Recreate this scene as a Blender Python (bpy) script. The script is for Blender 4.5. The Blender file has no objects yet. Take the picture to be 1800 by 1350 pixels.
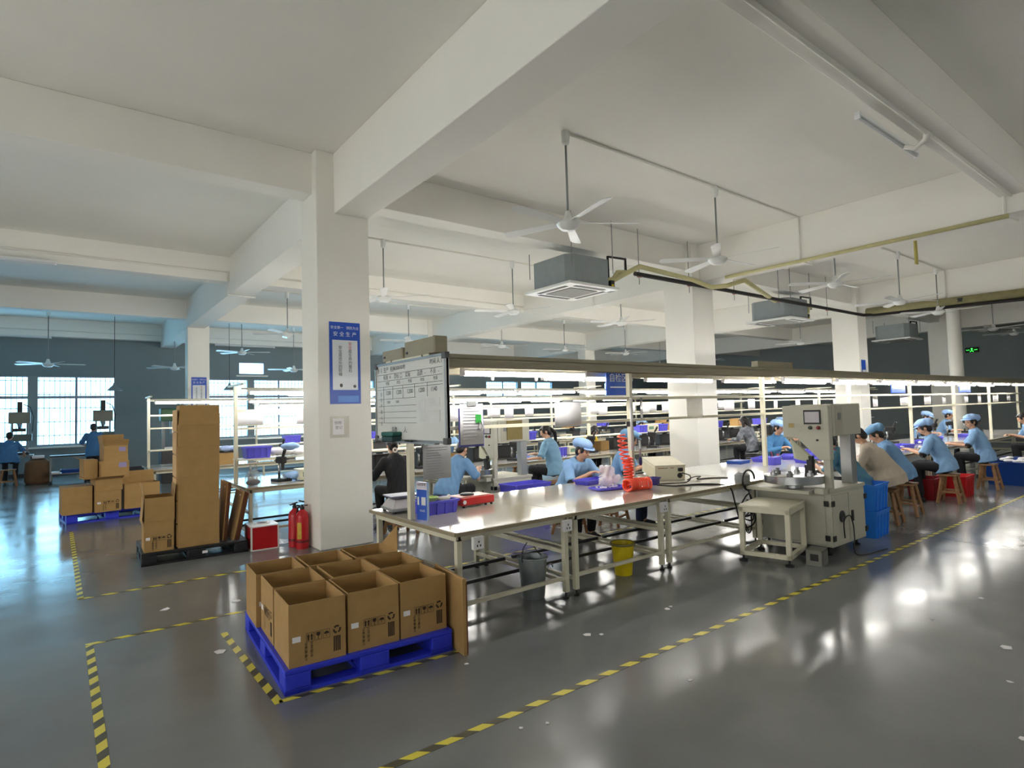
import bpy, bmesh, math, random
import numpy as np
from math import sin, cos, pi, radians
from mathutils import Vector, Matrix, noise
random.seed(7)
S = bpy.context.scene
COL = S.collection
# ---------------------------------------------------------------- camera, world, exposure
cam = bpy.data.cameras.new('camera'); camo = bpy.data.objects.new('camera', cam); COL.objects.link(camo)
fw = Vector((0.609391, 0.791486, 0.046724)); rt = Vector((0.792, -0.609, -0.0281))
fw.normalize(); rt = (rt - fw * rt.dot(fw)).normalized(); up = rt.cross(fw)
camo.matrix_world = Matrix(((rt.x, up.x, -fw.x, 0), (rt.y, up.y, -fw.y, 0), (rt.z, up.z, -fw.z, 1.70), (0, 0, 0, 1)))
cam.sensor_width = 36; cam.lens = 1027.46 * 36 / 1800; cam.clip_start = .05; cam.clip_end = 300
S.camera = camo
w = bpy.data.worlds.new('sky'); S.world = w; w.use_nodes = True
bg = w.node_tree.nodes['Background']; bg.inputs[0].default_value = (0.32, 0.71, 1.0, 1); bg.inputs[1].default_value = 3.8
S.view_settings.view_transform = 'Standard'; S.view_settings.look = 'None'; S.view_settings.gamma = 1
S.view_settings.use_curve_mapping = False; S.view_settings.exposure = 1.3
TUBE = 26.0
cy = S.cycles
cy.use_denoising = True; cy.max_bounces = 7; cy.diffuse_bounces = 4; cy.glossy_bounces = 3; cy.transmission_bounces = 4
cy.transparent_max_bounces = 8; cy.caustics_reflective = False; cy.caustics_refractive = False; cy.sample_clamp_indirect = 4.0
cy.use_adaptive_sampling = True; cy.adaptive_threshold = 0.02

# ---------------------------------------------------------------- materials
def lin(c):
    return tuple(((v / 255) / 12.92 if v / 255 <= .04045 else ((v / 255 + .055) / 1.055) ** 2.4) for v in c)
MATS = {}
def pm(name, rgb, rough=.5, metal=0., var=.06, scale=6., bump=0., spec=.5, alpha=1., bscale=None, coat=0.):
    if name in MATS: return MATS[name]
    m = bpy.data.materials.new(name); m.use_nodes = True; nt = m.node_tree; N = nt.nodes; L = nt.links
    b = N['Principled BSDF']; c = lin(rgb)
    b.inputs['Roughness'].default_value = rough; b.inputs['Metallic'].default_value = metal
    b.inputs['Specular IOR Level'].default_value = spec; b.inputs['Alpha'].default_value = alpha
    b.inputs['Coat Weight'].default_value = coat
    if var > 0 or bump > 0:
        tc = N.new('ShaderNodeTexCoord'); nz = N.new('ShaderNodeTexNoise'); nz.inputs['Scale'].default_value = scale; nz.inputs['Detail'].default_value = 5
        L.new(tc.outputs['Object'], nz.inputs['Vector'])
        r = N.new('ShaderNodeValToRGB'); r.color_ramp.elements[0].position = .3; r.color_ramp.elements[1].position = .7
        r.color_ramp.elements[0].color = (*[max(0, v * (1 - var)) for v in c], 1); r.color_ramp.elements[1].color = (*[min(1, v * (1 + var)) for v in c], 1)
        L.new(nz.outputs['Fac'], r.inputs['Fac']); L.new(r.outputs['Color'], b.inputs['Base Color'])
        if bump > 0:
            n2 = N.new('ShaderNodeTexNoise'); n2.inputs['Scale'].default_value = bscale or scale * 8; n2.inputs['Detail'].default_value = 3
            L.new(tc.outputs['Object'], n2.inputs['Vector'])
            bp = N.new('ShaderNodeBump'); bp.inputs['Strength'].default_value = bump; bp.inputs['Distance'].default_value = .01
            L.new(n2.outputs['Fac'], bp.inputs['Height']); L.new(bp.outputs['Normal'], b.inputs['Normal'])
    else:
        b.inputs['Base Color'].default_value = (*c, 1)
    MATS[name] = m; return m
def emit(name, rgb, st):
    if name in MATS: return MATS[name]
    m = bpy.data.materials.new(name); m.use_nodes = True; N = m.node_tree.nodes
    b = N['Principled BSDF']; b.inputs['Base Color'].default_value = (.8, .8, .8, 1)
    b.inputs['Emission Color'].default_value = (*lin(rgb), 1); b.inputs['Emission Strength'].default_value = st
    MATS[name] = m; return m
def glass(name, tint=(1, 1, 1), gl=.06, rough=.02):
    m = bpy.data.materials.new(name); m.use_nodes = True; nt = m.node_tree; nt.nodes.clear()
    o = nt.nodes.new('ShaderNodeOutputMaterial'); t = nt.nodes.new('ShaderNodeBsdfTransparent'); t.inputs[0].default_value = (*tint, 1)
    g = nt.nodes.new('ShaderNodeBsdfGlossy'); g.inputs['Roughness'].default_value = rough
    x = nt.nodes.new('ShaderNodeMixShader'); x.inputs[0].default_value = gl
    nt.links.new(t.outputs[0], x.inputs[1]); nt.links.new(g.outputs[0], x.inputs[2]); nt.links.new(x.outputs[0], o.inputs[0])
    MATS[name] = m; return m
WHITE = pm('white_plaster', (240, 238, 230), .8, var=.02, scale=1.2, bump=.08, bscale=60)
CEIL = pm('ceiling_paint', (243, 241, 234), .85, var=.03, scale=.5, bump=.05, bscale=40)
WALLM = pm('grey_wall_paint', (126, 138, 142), .75, var=.03, scale=1.)
CREAM = pm('cream_metal', (222, 217, 194), .4, var=.03)
BEIGE = pm('beige_channel', (150, 142, 118), .45, var=.04)
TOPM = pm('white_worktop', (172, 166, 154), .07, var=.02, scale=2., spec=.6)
TOPW = pm('glass_white_worktop', (196, 195, 192), .06, var=.01, spec=.6)
EDGE = pm('worktop_edge', (150, 138, 112), .5)
DARKM = pm('dark_metal', (42, 42, 44), .45)
BLACK = pm('black_plastic', (22, 22, 24), .5, var=.03)
STEEL = pm('brushed_steel', (190, 192, 194), .25, 1., var=.05)
GALV = pm('galvanized_steel', (168, 176, 180), .42, .7, var=.12, scale=14)
GREYM = pm('grey_metal', (135, 138, 138), .45, var=.04)
WFAN = pm('white_enamel', (226, 228, 226), .28, var=.02)
CARD = pm('cardboard', (168, 134, 84), .85, var=.06, scale=9., bump=.15, bscale=90)
CARDI = pm('cardboard_inside', (154, 119, 74), .9, var=.06, scale=9.)
CARDE = pm('cardboard_dark_edge', (112, 70, 48), .9, var=.2, scale=60)
INK = pm('dark_print', (52, 38, 26), .8, var=0)
PAPER = pm('white_paper', (238, 236, 238), .7, var=.02)
PALB = pm('blue_pallet_plastic', (44, 58, 205), .45, var=.05)
BINB = pm('violet_blue_plastic', (92, 88, 214), .38, var=.05)
BLUEB = pm('bright_blue_plastic', (34, 128, 236), .4, var=.05)
NAVYB = pm('deep_blue_plastic', (16, 66, 150), .4, var=.05)
REDP = pm('red_plastic', (190, 22, 28), .4, var=.05)
REDE = pm('red_enamel', (196, 34, 34), .3, var=.05)
SIGNB = pm('sign_blue', (24, 78, 186), .3, var=.05, scale=3.)
SIGNW = pm('sign_white', (226, 232, 238), .3, var=.02)
TXW = pm('white_print', (236, 238, 240), .6, var=0); TXR = pm('red_print', (186, 60, 70), .6, var=0); TXK = pm('black_print', (26, 26, 30), .6, var=0)
WOOD = pm('stool_wood', (142, 104, 68), .6, var=.2, scale=22.)
SKIN = pm('skin', (206, 160, 132), .55, var=.04, scale=20.)
HAIR = pm('black_hair', (24, 20, 20), .45, var=.3, scale=40.)
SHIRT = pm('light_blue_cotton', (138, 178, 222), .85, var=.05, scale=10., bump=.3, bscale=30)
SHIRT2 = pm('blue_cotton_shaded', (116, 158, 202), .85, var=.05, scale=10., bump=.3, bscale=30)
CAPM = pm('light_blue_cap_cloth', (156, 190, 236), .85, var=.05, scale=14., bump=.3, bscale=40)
PANTS = pm('black_trousers', (24, 24, 30), .85, var=.1)
CORD = pm('orange_red_hose', (255, 82, 48), .3, var=.02, coat=.3)
CABLE = pm('black_cable', (20, 20, 22), .4, var=0)
PRESSM = pm('machine_grey_green', (192, 190, 174), .45, var=.03)
CLEAR = glass('clear_film', (.93, .95, .96), .12, .15)
PANE = glass('window_glass', (.97, .99, 1.0), .05)
TUBEM = emit('lit_tube', (255, 251, 244), TUBE)
YEL = pm('yellow_plastic', (214, 190, 20), .4, var=.05); GREEN = pm('green_plastic', (30, 92, 84), .5, var=.05)

# ---------------------------------------------------------------- mesh builder
class B:
    def __init__(s): s.v = []; s.f = []; s.mi = []; s.cur = 0
    def mat(s, i): s.cur = i; return s
    def add(s, vs, fs):
        o = len(s.v); s.v += [tuple(v) for v in vs]
        for f in fs: s.f.append(tuple(i + o for i in f)); s.mi.append(s.cur)
        return s
    def box(s, x0, x1, y0, y1, z0, z1, M=None):
        vs = [(x, y, z) for z in (z0, z1) for x, y in ((x0, y0), (x1, y0), (x1, y1), (x0, y1))]
        if M is not None: vs = [tuple(M @ Vector(v)) for v in vs]
        return s.add(vs, [(3, 2, 1, 0), (4, 5, 6, 7), (0, 1, 5, 4), (1, 2, 6, 5), (2, 3, 7, 6), (3, 0, 4, 7)])
    def bar(s, p, q, w, h=None):
        p = Vector(p); q = Vector(q); h = h or w; d = (q - p); l = d.length; d.normalize()
        a = d.cross(Vector((0, 0, 1))); a = a.normalized() if a.length > 1e-4 else Vector((1, 0, 0)); c = a.cross(d)
        M = Matrix(((a.x, d.x, c.x, p.x), (a.y, d.y, c.y, p.y), (a.z, d.z, c.z, p.z), (0, 0, 0, 1)))
        return s.box(-w / 2, w / 2, 0, l, -h / 2, h / 2, M)
    def cone(s, p, q, r0, r1, n=12, cap=True):
        p = Vector(p); q = Vector(q); d = (q - p).normalized(); a = d.orthogonal().normalized(); c = d.cross(a)
        vs = [p + (a * cos(2 * pi * i / n) + c * sin(2 * pi * i / n)) * r0 for i in range(n)] + [q + (a * cos(2 * pi * i / n) + c * sin(2 * pi * i / n)) * r1 for i in range(n)]
        fs = [(i, (i + 1) % n, n + (i + 1) % n, n + i) for i in range(n)]
        if cap: fs += [tuple(range(n - 1, -1, -1)), tuple(range(n, 2 * n))]
        return s.add(vs, fs)
    def tube(s, pts, r, n=8, cap=True):
        pts = [Vector(p) for p in pts]; vs = []; a = None; m = len(pts)
        rr = r if hasattr(r, '__len__') else [r] * m
        for i, p in enumerate(pts):
            d = (pts[min(i + 1, m - 1)] - pts[max(i - 1, 0)]).normalized()
            a = d.orthogonal().normalized() if a is None else (a - d * a.dot(d)).normalized(); c = d.cross(a)
            vs += [p + (a * cos(2 * pi * k / n) + c * sin(2 * pi * k / n)) * rr[i] for k in range(n)]
        fs = [(i * n + k, i * n + (k + 1) % n, (i + 1) * n + (k + 1) % n, (i + 1) * n + k) for i in range(m - 1) for k in range(n)]
        if cap: fs += [tuple(range(n - 1, -1, -1)), tuple(range((m - 1) * n, m * n))]
        return s.add(vs, fs)
    def lathe(s, prof, n=20, c=(0, 0, 0), cap=True):
        vs = [(c[0] + r * cos(2 * pi * k / n), c[1] + r * sin(2 * pi * k / n), c[2] + z) for r, z in prof for k in range(n)]
        m = len(prof); fs = [(i * n + k, i * n + (k + 1) % n, (i + 1) * n + (k + 1) % n, (i + 1) * n + k) for i in range(m - 1) for k in range(n)]
        if cap: fs += [tuple(range(n - 1, -1, -1)), tuple(range((m - 1) * n, m * n))]
        return s.add(vs, fs)
    def ell(s, c, r, R=None, nu=14, nv=9):
        vs = []; c = Vector(c)
        for j in range(nv + 1):
            t = pi * j / nv
            for k in range(nu if 0 < j < nv else 1):
                a = 2 * pi * k / nu; v = Vector((r[0] * sin(t) * cos(a), r[1] * sin(t) * sin(a), r[2] * cos(t)))
                vs.append(c + (R @ v if R is not None else v))
        fs = [(0, 1 + k, 1 + (k + 1) % nu) for k in range(nu)]
        for j in range(nv - 2):
            o = 1 + j * nu; fs += [(o + k, o + nu + k, o + nu + (k + 1) % nu, o + (k + 1) % nu) for k in range(nu)]
        o = 1 + (nv - 2) * nu; e = len(vs) - 1; fs += [(o + k, e, o + (k + 1) % nu) for k in range(nu)]
        return s.add(vs, fs)
    def quad(s, a, b, c, d): return s.add([a, b, c, d], [(0, 1, 2, 3)])
    def prism(s, poly, h, M=None):                    # poly in xy, extruded 0..h in z, placed by M
        n = len(poly); vs = [Vector((x, y, 0)) for x, y in poly] + [Vector((x, y, h)) for x, y in poly]
        if M is not None: vs = [M @ v for v in vs]
        return s.add(vs, [tuple(range(n - 1, -1, -1)), tuple(range(n, 2 * n))] + [(i, (i + 1) % n, n + (i + 1) % n, n + i) for i in range(n)])
    def loft(s, rings, cap=True):
        n = len(rings[0]); vs = [v for r in rings for v in r]; m = len(rings)
        fs = [(i * n + k, i * n + (k + 1) % n, (i + 1) * n + (k + 1) % n, (i + 1) * n + k) for i in range(m - 1) for k in range(n)]
        if cap: fs += [tuple(range(n - 1, -1, -1)), tuple(range((m - 1) * n, m * n))]
        return s.add(vs, fs)
    def text(s, body, o, u, v, size, align='CENTER'):  # flat lettering in the plane (u, v) at o
        vs, fs = glyphs(body, align); o = Vector(o); u = Vector(u); v = Vector(v)
        return s.add([o + u * (x * size) + v * (y * size) for x, y in vs], fs)
    def mesh(s, name, mats, smooth=False):
        me = bpy.data.meshes.new(name); me.from_pydata(s.v, [], s.f)
        for m in (mats if isinstance(mats, (list, tuple)) else [mats]): me.materials.append(m)
        if max(s.mi, default=0) > 0: me.polygons.foreach_set('material_index', s.mi)
        if smooth: me.polygons.foreach_set('use_smooth', [True] * len(me.polygons))
        me.update(); return me
    def make(s, name, mats, parent=None, smooth=False, loc=None, bevel=0):
        o = bpy.data.objects.new(name, s.mesh(name, mats, smooth)); COL.objects.link(o)
        if parent is not None: o.parent = parent
        if loc: o.location = loc
        if smooth == 'auto': o.data.set_sharp_from_angle(angle=radians(38))
        if bevel:
            md = o.modifiers.new('bevel', 'BEVEL'); md.width = bevel; md.segments = 2; md.limit_method = 'ANGLE'
        return o
_G = {}
def glyphs(body, align):
    if (body, align) in _G: return _G[(body, align)]
    c = bpy.data.curves.new('t', 'FONT'); c.body = body; c.align_x = align; c.align_y = 'CENTER'; c.resolution_u = 2
    o = bpy.data.objects.new('t', c); COL.objects.link(o); dg = bpy.context.evaluated_depsgraph_get()
    me = bpy.data.meshes.new_from_object(o.evaluated_get(dg))
    r = ([(v.co.x, v.co.y) for v in me.vertices], [tuple(p.vertices) for p in me.polygons])
    bpy.data.objects.remove(o); bpy.data.curves.remove(c); bpy.data.meshes.remove(me); _G[(body, align)] = r; return r
for t_ in ('安全是生命的基石',): pass
def tag(o, label=None, cat=None, group=None, kind=None):
    if label: o['label'] = label
    if cat: o['category'] = cat
    if group: o['group'] = group
    if kind: o['kind'] = kind
    return o
def thing(name, label, cat, loc=(0, 0, 0), rz=0, group=None):
    o = bpy.data.objects.new(name, None); COL.objects.link(o); o.empty_display_size = .05
    o.location = loc; o.rotation_euler = (0, 0, rz); return tag(o, label, cat, group)
def struct(o, label=None): o['kind'] = 'structure'; return tag(o, label)
KIDS = {}
def dup(o, loc=None, rz=None, label=None, group=None, parent=None):
    c = o.copy(); COL.objects.link(c)
    if parent is not None: c.parent = parent
    if loc is not None: c.location = loc
    if rz is not None: c.rotation_euler = (0, 0, rz)
    if label: c['label'] = label
    if group: c['group'] = group
    for ch in list(o.children):
        dup(ch, parent=c)
    return c
def remeshed(b, name, mats, voxel, parent, smooth_it=4, wrinkle=0., colour=None):
    me = b.mesh(name, mats[0]); o = bpy.data.objects.new(name, me); COL.objects.link(o)
    r = o.modifiers.new('r', 'REMESH'); r.mode = 'VOXEL'; r.voxel_size = voxel; r.use_smooth_shade = True
    s_ = o.modifiers.new('s', 'SMOOTH'); s_.factor = .5; s_.iterations = smooth_it
    dg = bpy.context.evaluated_depsgraph_get(); m2 = bpy.data.meshes.new_from_object(o.evaluated_get(dg)); m2.name = name
    o.modifiers.clear(); o.data = m2; bpy.data.meshes.remove(me)
    n = len(m2.vertices); co = np.empty(n * 3); m2.vertices.foreach_get('co', co); co = co.reshape(-1, 3)
    if wrinkle:
        no = np.empty(n * 3); m2.vertices.foreach_get('normal', no); no = no.reshape(-1, 3)
        p = co * 1.0; ph = random.random() * 9
        d = np.sin(p[:, 2] * 34 + 9 * np.sin(p[:, 0] * 9 + ph) + 5 * np.sin(p[:, 1] * 11)) * .5 + np.sin(p[:, 0] * 23 + p[:, 2] * 15 + 4 * np.sin(p[:, 1] * 14 + ph)) * .5
        co = co + no * (d * wrinkle)[:, None]; m2.vertices.foreach_set('co', co.ravel())
    m2.materials.clear()
    for m in mats: m2.materials.append(m)
    if colour is not None:
        k = len(m2.polygons); c = np.empty(k * 3); m2.polygons.foreach_get('center', c); m2.polygons.foreach_set('material_index', colour(c.reshape(-1, 3)).astype(np.int32))
    m2.polygons.foreach_set('use_smooth', [True] * len(m2.polygons)); m2.update()
    o.parent = parent; return o
# ---------------------------------------------------------------- the room
pm('dark_grey_wall_paint', (178, 182, 180), .8, var=.03, scale=1.)
X0, X1, Y0, Y1, CZ = -6.5, 34.0, -6.0, 24.8, 5.2
def floor_mat():
    m = bpy.data.materials.new('grey_epoxy_floor'); m.use_nodes = True; nt = m.node_tree; N = nt.nodes; L = nt.links; b = N['Principled BSDF']
    tc = N.new('ShaderNodeTexCoord')
    n1 = N.new('ShaderNodeTexNoise'); n1.inputs['Scale'].default_value = .7; n1.inputs['Detail'].default_value = 6
    r = N.new('ShaderNodeValToRGB'); c0 = lin((108, 111, 112)); c1 = lin((124, 127, 127))
    r.color_ramp.elements[0].color = (*c0, 1); r.color_ramp.elements[1].color = (*c1, 1); r.color_ramp.elements[0].position = .35; r.color_ramp.elements[1].position = .65
    L.new(tc.outputs['Object'], n1.inputs['Vector']); L.new(n1.outputs['Fac'], r.inputs['Fac']); L.new(r.outputs['Color'], b.inputs['Base Color'])
    n2 = N.new('ShaderNodeTexNoise'); n2.inputs['Scale'].default_value = 1.6; n2.inputs['Detail'].default_value = 5
    rr = N.new('ShaderNodeMapRange'); rr.inputs['From Min'].default_value = .3; rr.inputs['From Max'].default_value = .7; rr.inputs['To Min'].default_value = .12; rr.inputs['To Max'].default_value = .22
    L.new(tc.outputs['Object'], n2.inputs['Vector']); L.new(n2.outputs['Fac'], rr.inputs['Value']); L.new(rr.outputs[0], b.inputs['Roughness'])
    n3 = N.new('ShaderNodeTexNoise'); n3.inputs['Scale'].default_value = 3.2; n3.inputs['Detail'].default_value = 3
    bp = N.new('ShaderNodeBump'); bp.inputs['Strength'].default_value = .10; bp.inputs['Distance'].default_value = .02
    L.new(tc.outputs['Object'], n3.inputs['Vector']); L.new(n3.outputs['Fac'], bp.inputs['Height']); L.new(bp.outputs['Normal'], b.inputs['Normal'])
    b.inputs['Specular IOR Level'].default_value = .62
    return m
struct(B().box(X0, X1, Y0, Y1, -.1, 0).make('floor', floor_mat()))
struct(B().box(X0 - .2, X1 + .2, Y0 - .2, Y1 + .2, CZ, CZ + .2).make('ceiling', CEIL))
# back wall (y = 24.8) with window openings
WINS = [(-5.6, 1.47, 1.0, 3.3), (4.3, 8.15, 1.0, 3.26), (9.8, 13.6, 2.3, 3.28), (17.4, 22.0, 2.5, 3.3), (26.2, 28.6, 2.5, 3.3)]
VENT = (5.5, 6.48, 3.46, 3.95)
def wall_with_holes(axis, a0, a1, p0, p1, holes):
    b = B(); xs = sorted({a0, a1, *[h[0] for h in holes], *[h[1] for h in holes]}); zs = sorted({0, CZ, *[h[2] for h in holes], *[h[3] for h in holes]})
    for i in range(len(xs) - 1):
        for j in range(len(zs) - 1):
            cx_, cz_ = (xs[i] + xs[i + 1]) / 2, (zs[j] + zs[j + 1]) / 2
            if any(h[0] < cx_ < h[1] and h[2] < cz_ < h[3] for h in holes): continue
            if axis == 'y': b.box(xs[i], xs[i + 1], p0, p1, zs[j], zs[j + 1])
            else: b.box(p0, p1, xs[i], xs[i + 1], zs[j], zs[j + 1])
    return b
struct(wall_with_holes('y', X0, X1, Y1, Y1 + .22, WINS + [VENT]).make('wall_back', WALLM))
struct(B().box(X1, X1 + .2, Y0, Y1, 0, CZ).make('wall_right', pm('dark_grey_wall_paint', (178, 182, 180), .8, var=.03, scale=1.)))
struct(B().box(X0 - .2, X0, Y0, Y1, 0, CZ).make('wall_left', bpy.data.materials['dark_grey_wall_paint']))
struct(B().box(X0, X1, Y0 - .2, Y0, 0, CZ).make('wall_front', bpy.data.materials['dark_grey_wall_paint']))
FRM = pm('window_frame_grey', (150, 156, 172), .4, var=0); PIER = pm('window_pier_grey', (140, 150, 152), .6, var=0)
def window(n, x0, x1, z0, z1, y, thick, thin, trans, bars=True):
    """frame, mullions, transom, grille bars outside, panes; its own numbered structure"""
    e = struct(thing('window_%d' % n, None, None, (0, y, 0)))
    f = B()
    for z in (z0, z1): f.box(x0, x1, .02, .09, z - .035, z + .035)
    for x in (x0, x1): f.box(x - .035, x + .035, .02, .09, z0, z1)
    f.make('window_frame', FRM, e)
    for x in thick: B().box(x - .13, x + .13, -.01, .16, z0 - .02, z1).make('pier', PIER, e)
    for x in thin: B().box(x - .035, x + .035, .03, .08, z0, z1).make('mullion', FRM, e)
    if trans: B().box(x0, x1, .025, .085, trans - .045, trans + .045).make('transom', FRM, e)
    xs = [x0] + sorted(thick + thin) + [x1]; zs = [z0, trans, z1] if trans else [z0, z1]
    for i in range(len(xs) - 1):
        for j in range(len(zs) - 1): B().box(xs[i] + .03, xs[i + 1] - .03, .05, .056, zs[j] + .03, zs[j + 1] - .03).make('pane', PANE, e)
    B().box(x0 - .1, x1 + .1, -.1, .04, z0 - .09, z0 - .035).make('sill', WHITE, e)
    if bars:
        g = B(); k = 5
        for i in range(k): z = z0 + (z1 - z0) * (i + .7) / k; g.box(x0, x1, .16, .175, z - .012, z + .012)
        x = x0 + .07
        while x < x1: g.box(x - .009, x + .009, .16, .172, z0, z1); x += .14
        tag(g.make('grille', pm('grille_grey', (96, 110, 120), .5, var=0), e), kind='stuff')
    return e
window(1, *WINS[0], Y1, [-3.1, -.78], [-4.3, -1.95, .37], 2.6)
window(2, *WINS[1], Y1, [5.95], [7.03], 2.58)
window(3, *WINS[2], Y1, [11.3], [10.6, 12.5], None)
window(4, *WINS[3], Y1, [19.6], [18.5, 20.8], None)
window(5, *WINS[4], Y1, [], [27.3], None)
e = window(6, *VENT, Y1, [], [], None, False)
# columns and beams
def column(n, x, y, wx, wy, label):
    o = B().box(x, x + wx, y, y + wy, 0, CZ).make('column_%d' % n, WHITE, bevel=.012); struct(o, label)
n_ = 0
for x, y, wx, wy, lb in ((2.60, 7.45, .72, .62, 'thick white square column with a blue safety poster, beside the boxes'), (10.68, 7.45, .75, .75, 'white square column behind the front bench'), (18.85, 7.45, .6, .75, 'white square column with a small blue notice'), (26.5, 7.3, .9, .7, 'white square column near the far right wall'),
                         (2.86, 19.05, .57, .45, 'white square column with a blue poster near the windows'), (10.8, 19.05, .6, .5, 'distant white column in front of the window wall'), (18.95, 19.05, .6, .5, 'distant white column second from the window wall'), (27., 19.05, .6, .5, 'distant white column far right by the window wall')):
    n_ += 1; column(n_, x, y, wx, wy, lb)
n_ = 0
for x0, x1 in ((-5.3, -4.85), (2.84, 3.31), (10.96, 11.42), (19.0, 19.44), (27.1, 27.5)):
    n_ += 1; struct(B().box(x0, x1, Y0, Y1, 4.39, CZ).make('main_beam_%d' % n_, CEIL, bevel=.01), 'deep white main beam running away from the camera')
n_ = 0
for y0, y1, z in ((-3.7, -3.35, 4.65), (1.95, 2.31, 4.65), (7.60, 7.95, 4.65), (13.55, 13.9, 4.66), (19.1, 19.45, 4.65), (24.45, 24.8, 4.6)):
    n_ += 1; struct(B().box(X0, X1, y0, y1, z, CZ).make('cross_beam_%d' % n_, CEIL, bevel=.01), 'white cross beam between the main beams')
struct(B().tube([(24.1, 6.5, 0), (24.1, 6.5, CZ)], .2, 20).make('round_column', WHITE, smooth='auto'), 'round white column standing at the right')
struct(B().box(X0, 3.2, Y1 - .012, Y1, 0, .12).make('baseboard_back', DARKM))
# conduits along the beams
def conduit(pts, r=.018, name='conduit', m=WHITE): return struct(B().tube(pts, r, 6).make(name, m, smooth=True))
conduit([(-3, 13.52, 4.84), (2.78, 13.52, 4.84), (2.80, 13.52, 4.36), (3.35, 13.52, 4.36)])
conduit([(3.4, 13.52, 4.84), (10.9, 13.52, 4.80)])
conduit([(.5, 2.16, 4.63), (7.6, 2.16, 4.63)], .022); conduit([(7.7, 2.16, 4.63), (10.9, 2.16, 4.63)], .022)
conduit([(7.5, 2.16, 4.63), (7.6, 2.2, 4.6), (7.65, 2.32, 4.55), (7.6, 2.42, 4.6)], .03)
conduit([(10.93, 2.25, 4.9), (10.93, 2.25, 4.36), (11.4, 2.2, 4.36)])
conduit([(5., 5.25, 5.185), (8.3, 5.25, 5.185), (10.93, 5.25, 5.185), (10.93, 5.25, 4.36), (11.4, 5.25, 4.36)])
conduit([(3.35, 10.65, 5.185), (10.93, 10.65, 5.185), (10.93, 10.65, 4.36)]); conduit([(11.45, 5.25, 5.185), (18.95, 5.25, 5.185), (18.98, 5.25, 4.4)])
conduit([(3.35, 16.6, 5.185), (18.9, 16.6, 5.185)]); conduit([(-3, 24.42, 4.8), (8, 24.42, 4.8)])
# hazard tape on the floor
def tape_mat():
    m = bpy.data.materials.new('hazard_tape'); m.use_nodes = True; nt = m.node_tree; N = nt.nodes; L = nt.links; b = N['Principled BSDF']
    tc = N.new('ShaderNodeTexCoord'); sp = N.new('ShaderNodeSeparateXYZ'); L.new(tc.outputs['Object'], sp.inputs[0])
    a = N.new('ShaderNodeMath'); a.operation = 'MULTIPLY_ADD'; L.new(sp.outputs[1], a.inputs[0]); a.inputs[1].default_value = 1.0; L.new(sp.outputs[0], a.inputs[2])
    d = N.new('ShaderNodeMath'); d.operation = 'DIVIDE'; L.new(a.outputs[0], d.inputs[0]); d.inputs[1].default_value = .2
    fr = N.new('ShaderNodeMath'); fr.operation = 'FRACT'; L.new(d.outputs[0], fr.inputs[0])
    g = N.new('ShaderNodeMath'); g.operation = 'GREATER_THAN'; L.new(fr.outputs[0], g.inputs[0]); g.inputs[1].default_value = .52
    x = N.new('ShaderNodeMix'); x.data_type = 'RGBA'; L.new(g.outputs[0], x.inputs[0]); x.inputs[6].default_value = (*lin((226, 212, 66)), 1); x.inputs[7].default_value = (*lin((74, 70, 46)), 1)
    L.new(x.outputs[2], b.inputs['Base Color']); b.inputs['Roughness'].default_value = .35
    return m
TAPE = tape_mat(); n_ = 0
def tape(a, b_, wd=.05):
    global n_
    n_ += 1; a = Vector(a); b_ = Vector(b_); l = (b_ - a).length
    o = B().box(0, l, -wd / 2, wd / 2, .0005, .0015).make('floor_tape_%d' % n_, TAPE); o.location = (a.x, a.y, 0); o.rotation_euler = (0, 0, math.atan2(b_.y - a.y, b_.x - a.x))
    struct(o, 'yellow and black hazard tape line stuck on the grey floor')
tape((.15, 2.70), (20, 2.70)); tape((.175, .8), (.175, 5.63)); tape((.15, 5.65), (20, 5.70)); tape((.13, 7.15), (2.4, 7.1)); tape((.15, 7.13), (.12, 11.6)); tape((1.035, 3.705), (1.03, 5.2), .05); tape((1.04, 3.725), (2.25, 3.635), .04)
# white scraps on the floor
b = B(); rs = random.Random(3)
for x, y, s in ((2.18, 3.42, .02), (.93, 2.35, .05), (.88, 2.25, .03), (3.15, 3.25, .035), (3.23, 3.18, .02), (4.05, 3.2, .03), (4.12, 3.22, .02), (1.96, 2.55, .015), (2.1, 2.5, .015), (5.1, 1.2, .045), (5.4, .95, .03), (5.35, 1.7, .02), (4.0, .8, .03), (3.8, .85, .03), (4.5, 1.05, .02), (4.5, .3, .06), (.75, 6.2, .05), (1.3, 6.0, .05), (.92, 4.8, .05), (2.6, .9, .03), (6.2, 1.6, .03), (3.1, 2.3, .025)):
    a = rs.random() * 6; n = 5; pts = [(x + s * cos(a + 2 * pi * k / n) * (.5 + .6 * rs.random()), y + s * sin(a + 2 * pi * k / n) * (.5 + .6 * rs.random()), .004) for k in range(n)]
    b.add(pts + [(p[0], p[1], .001) for p in pts], [tuple(range(n))] + [(k, n + k, n + (k + 1) % n, (k + 1) % n) for k in range(n)])
tag(b.make('floor_litter', PAPER), 'small white scraps scattered over the grey floor', 'litter', kind='stuff')

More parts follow.
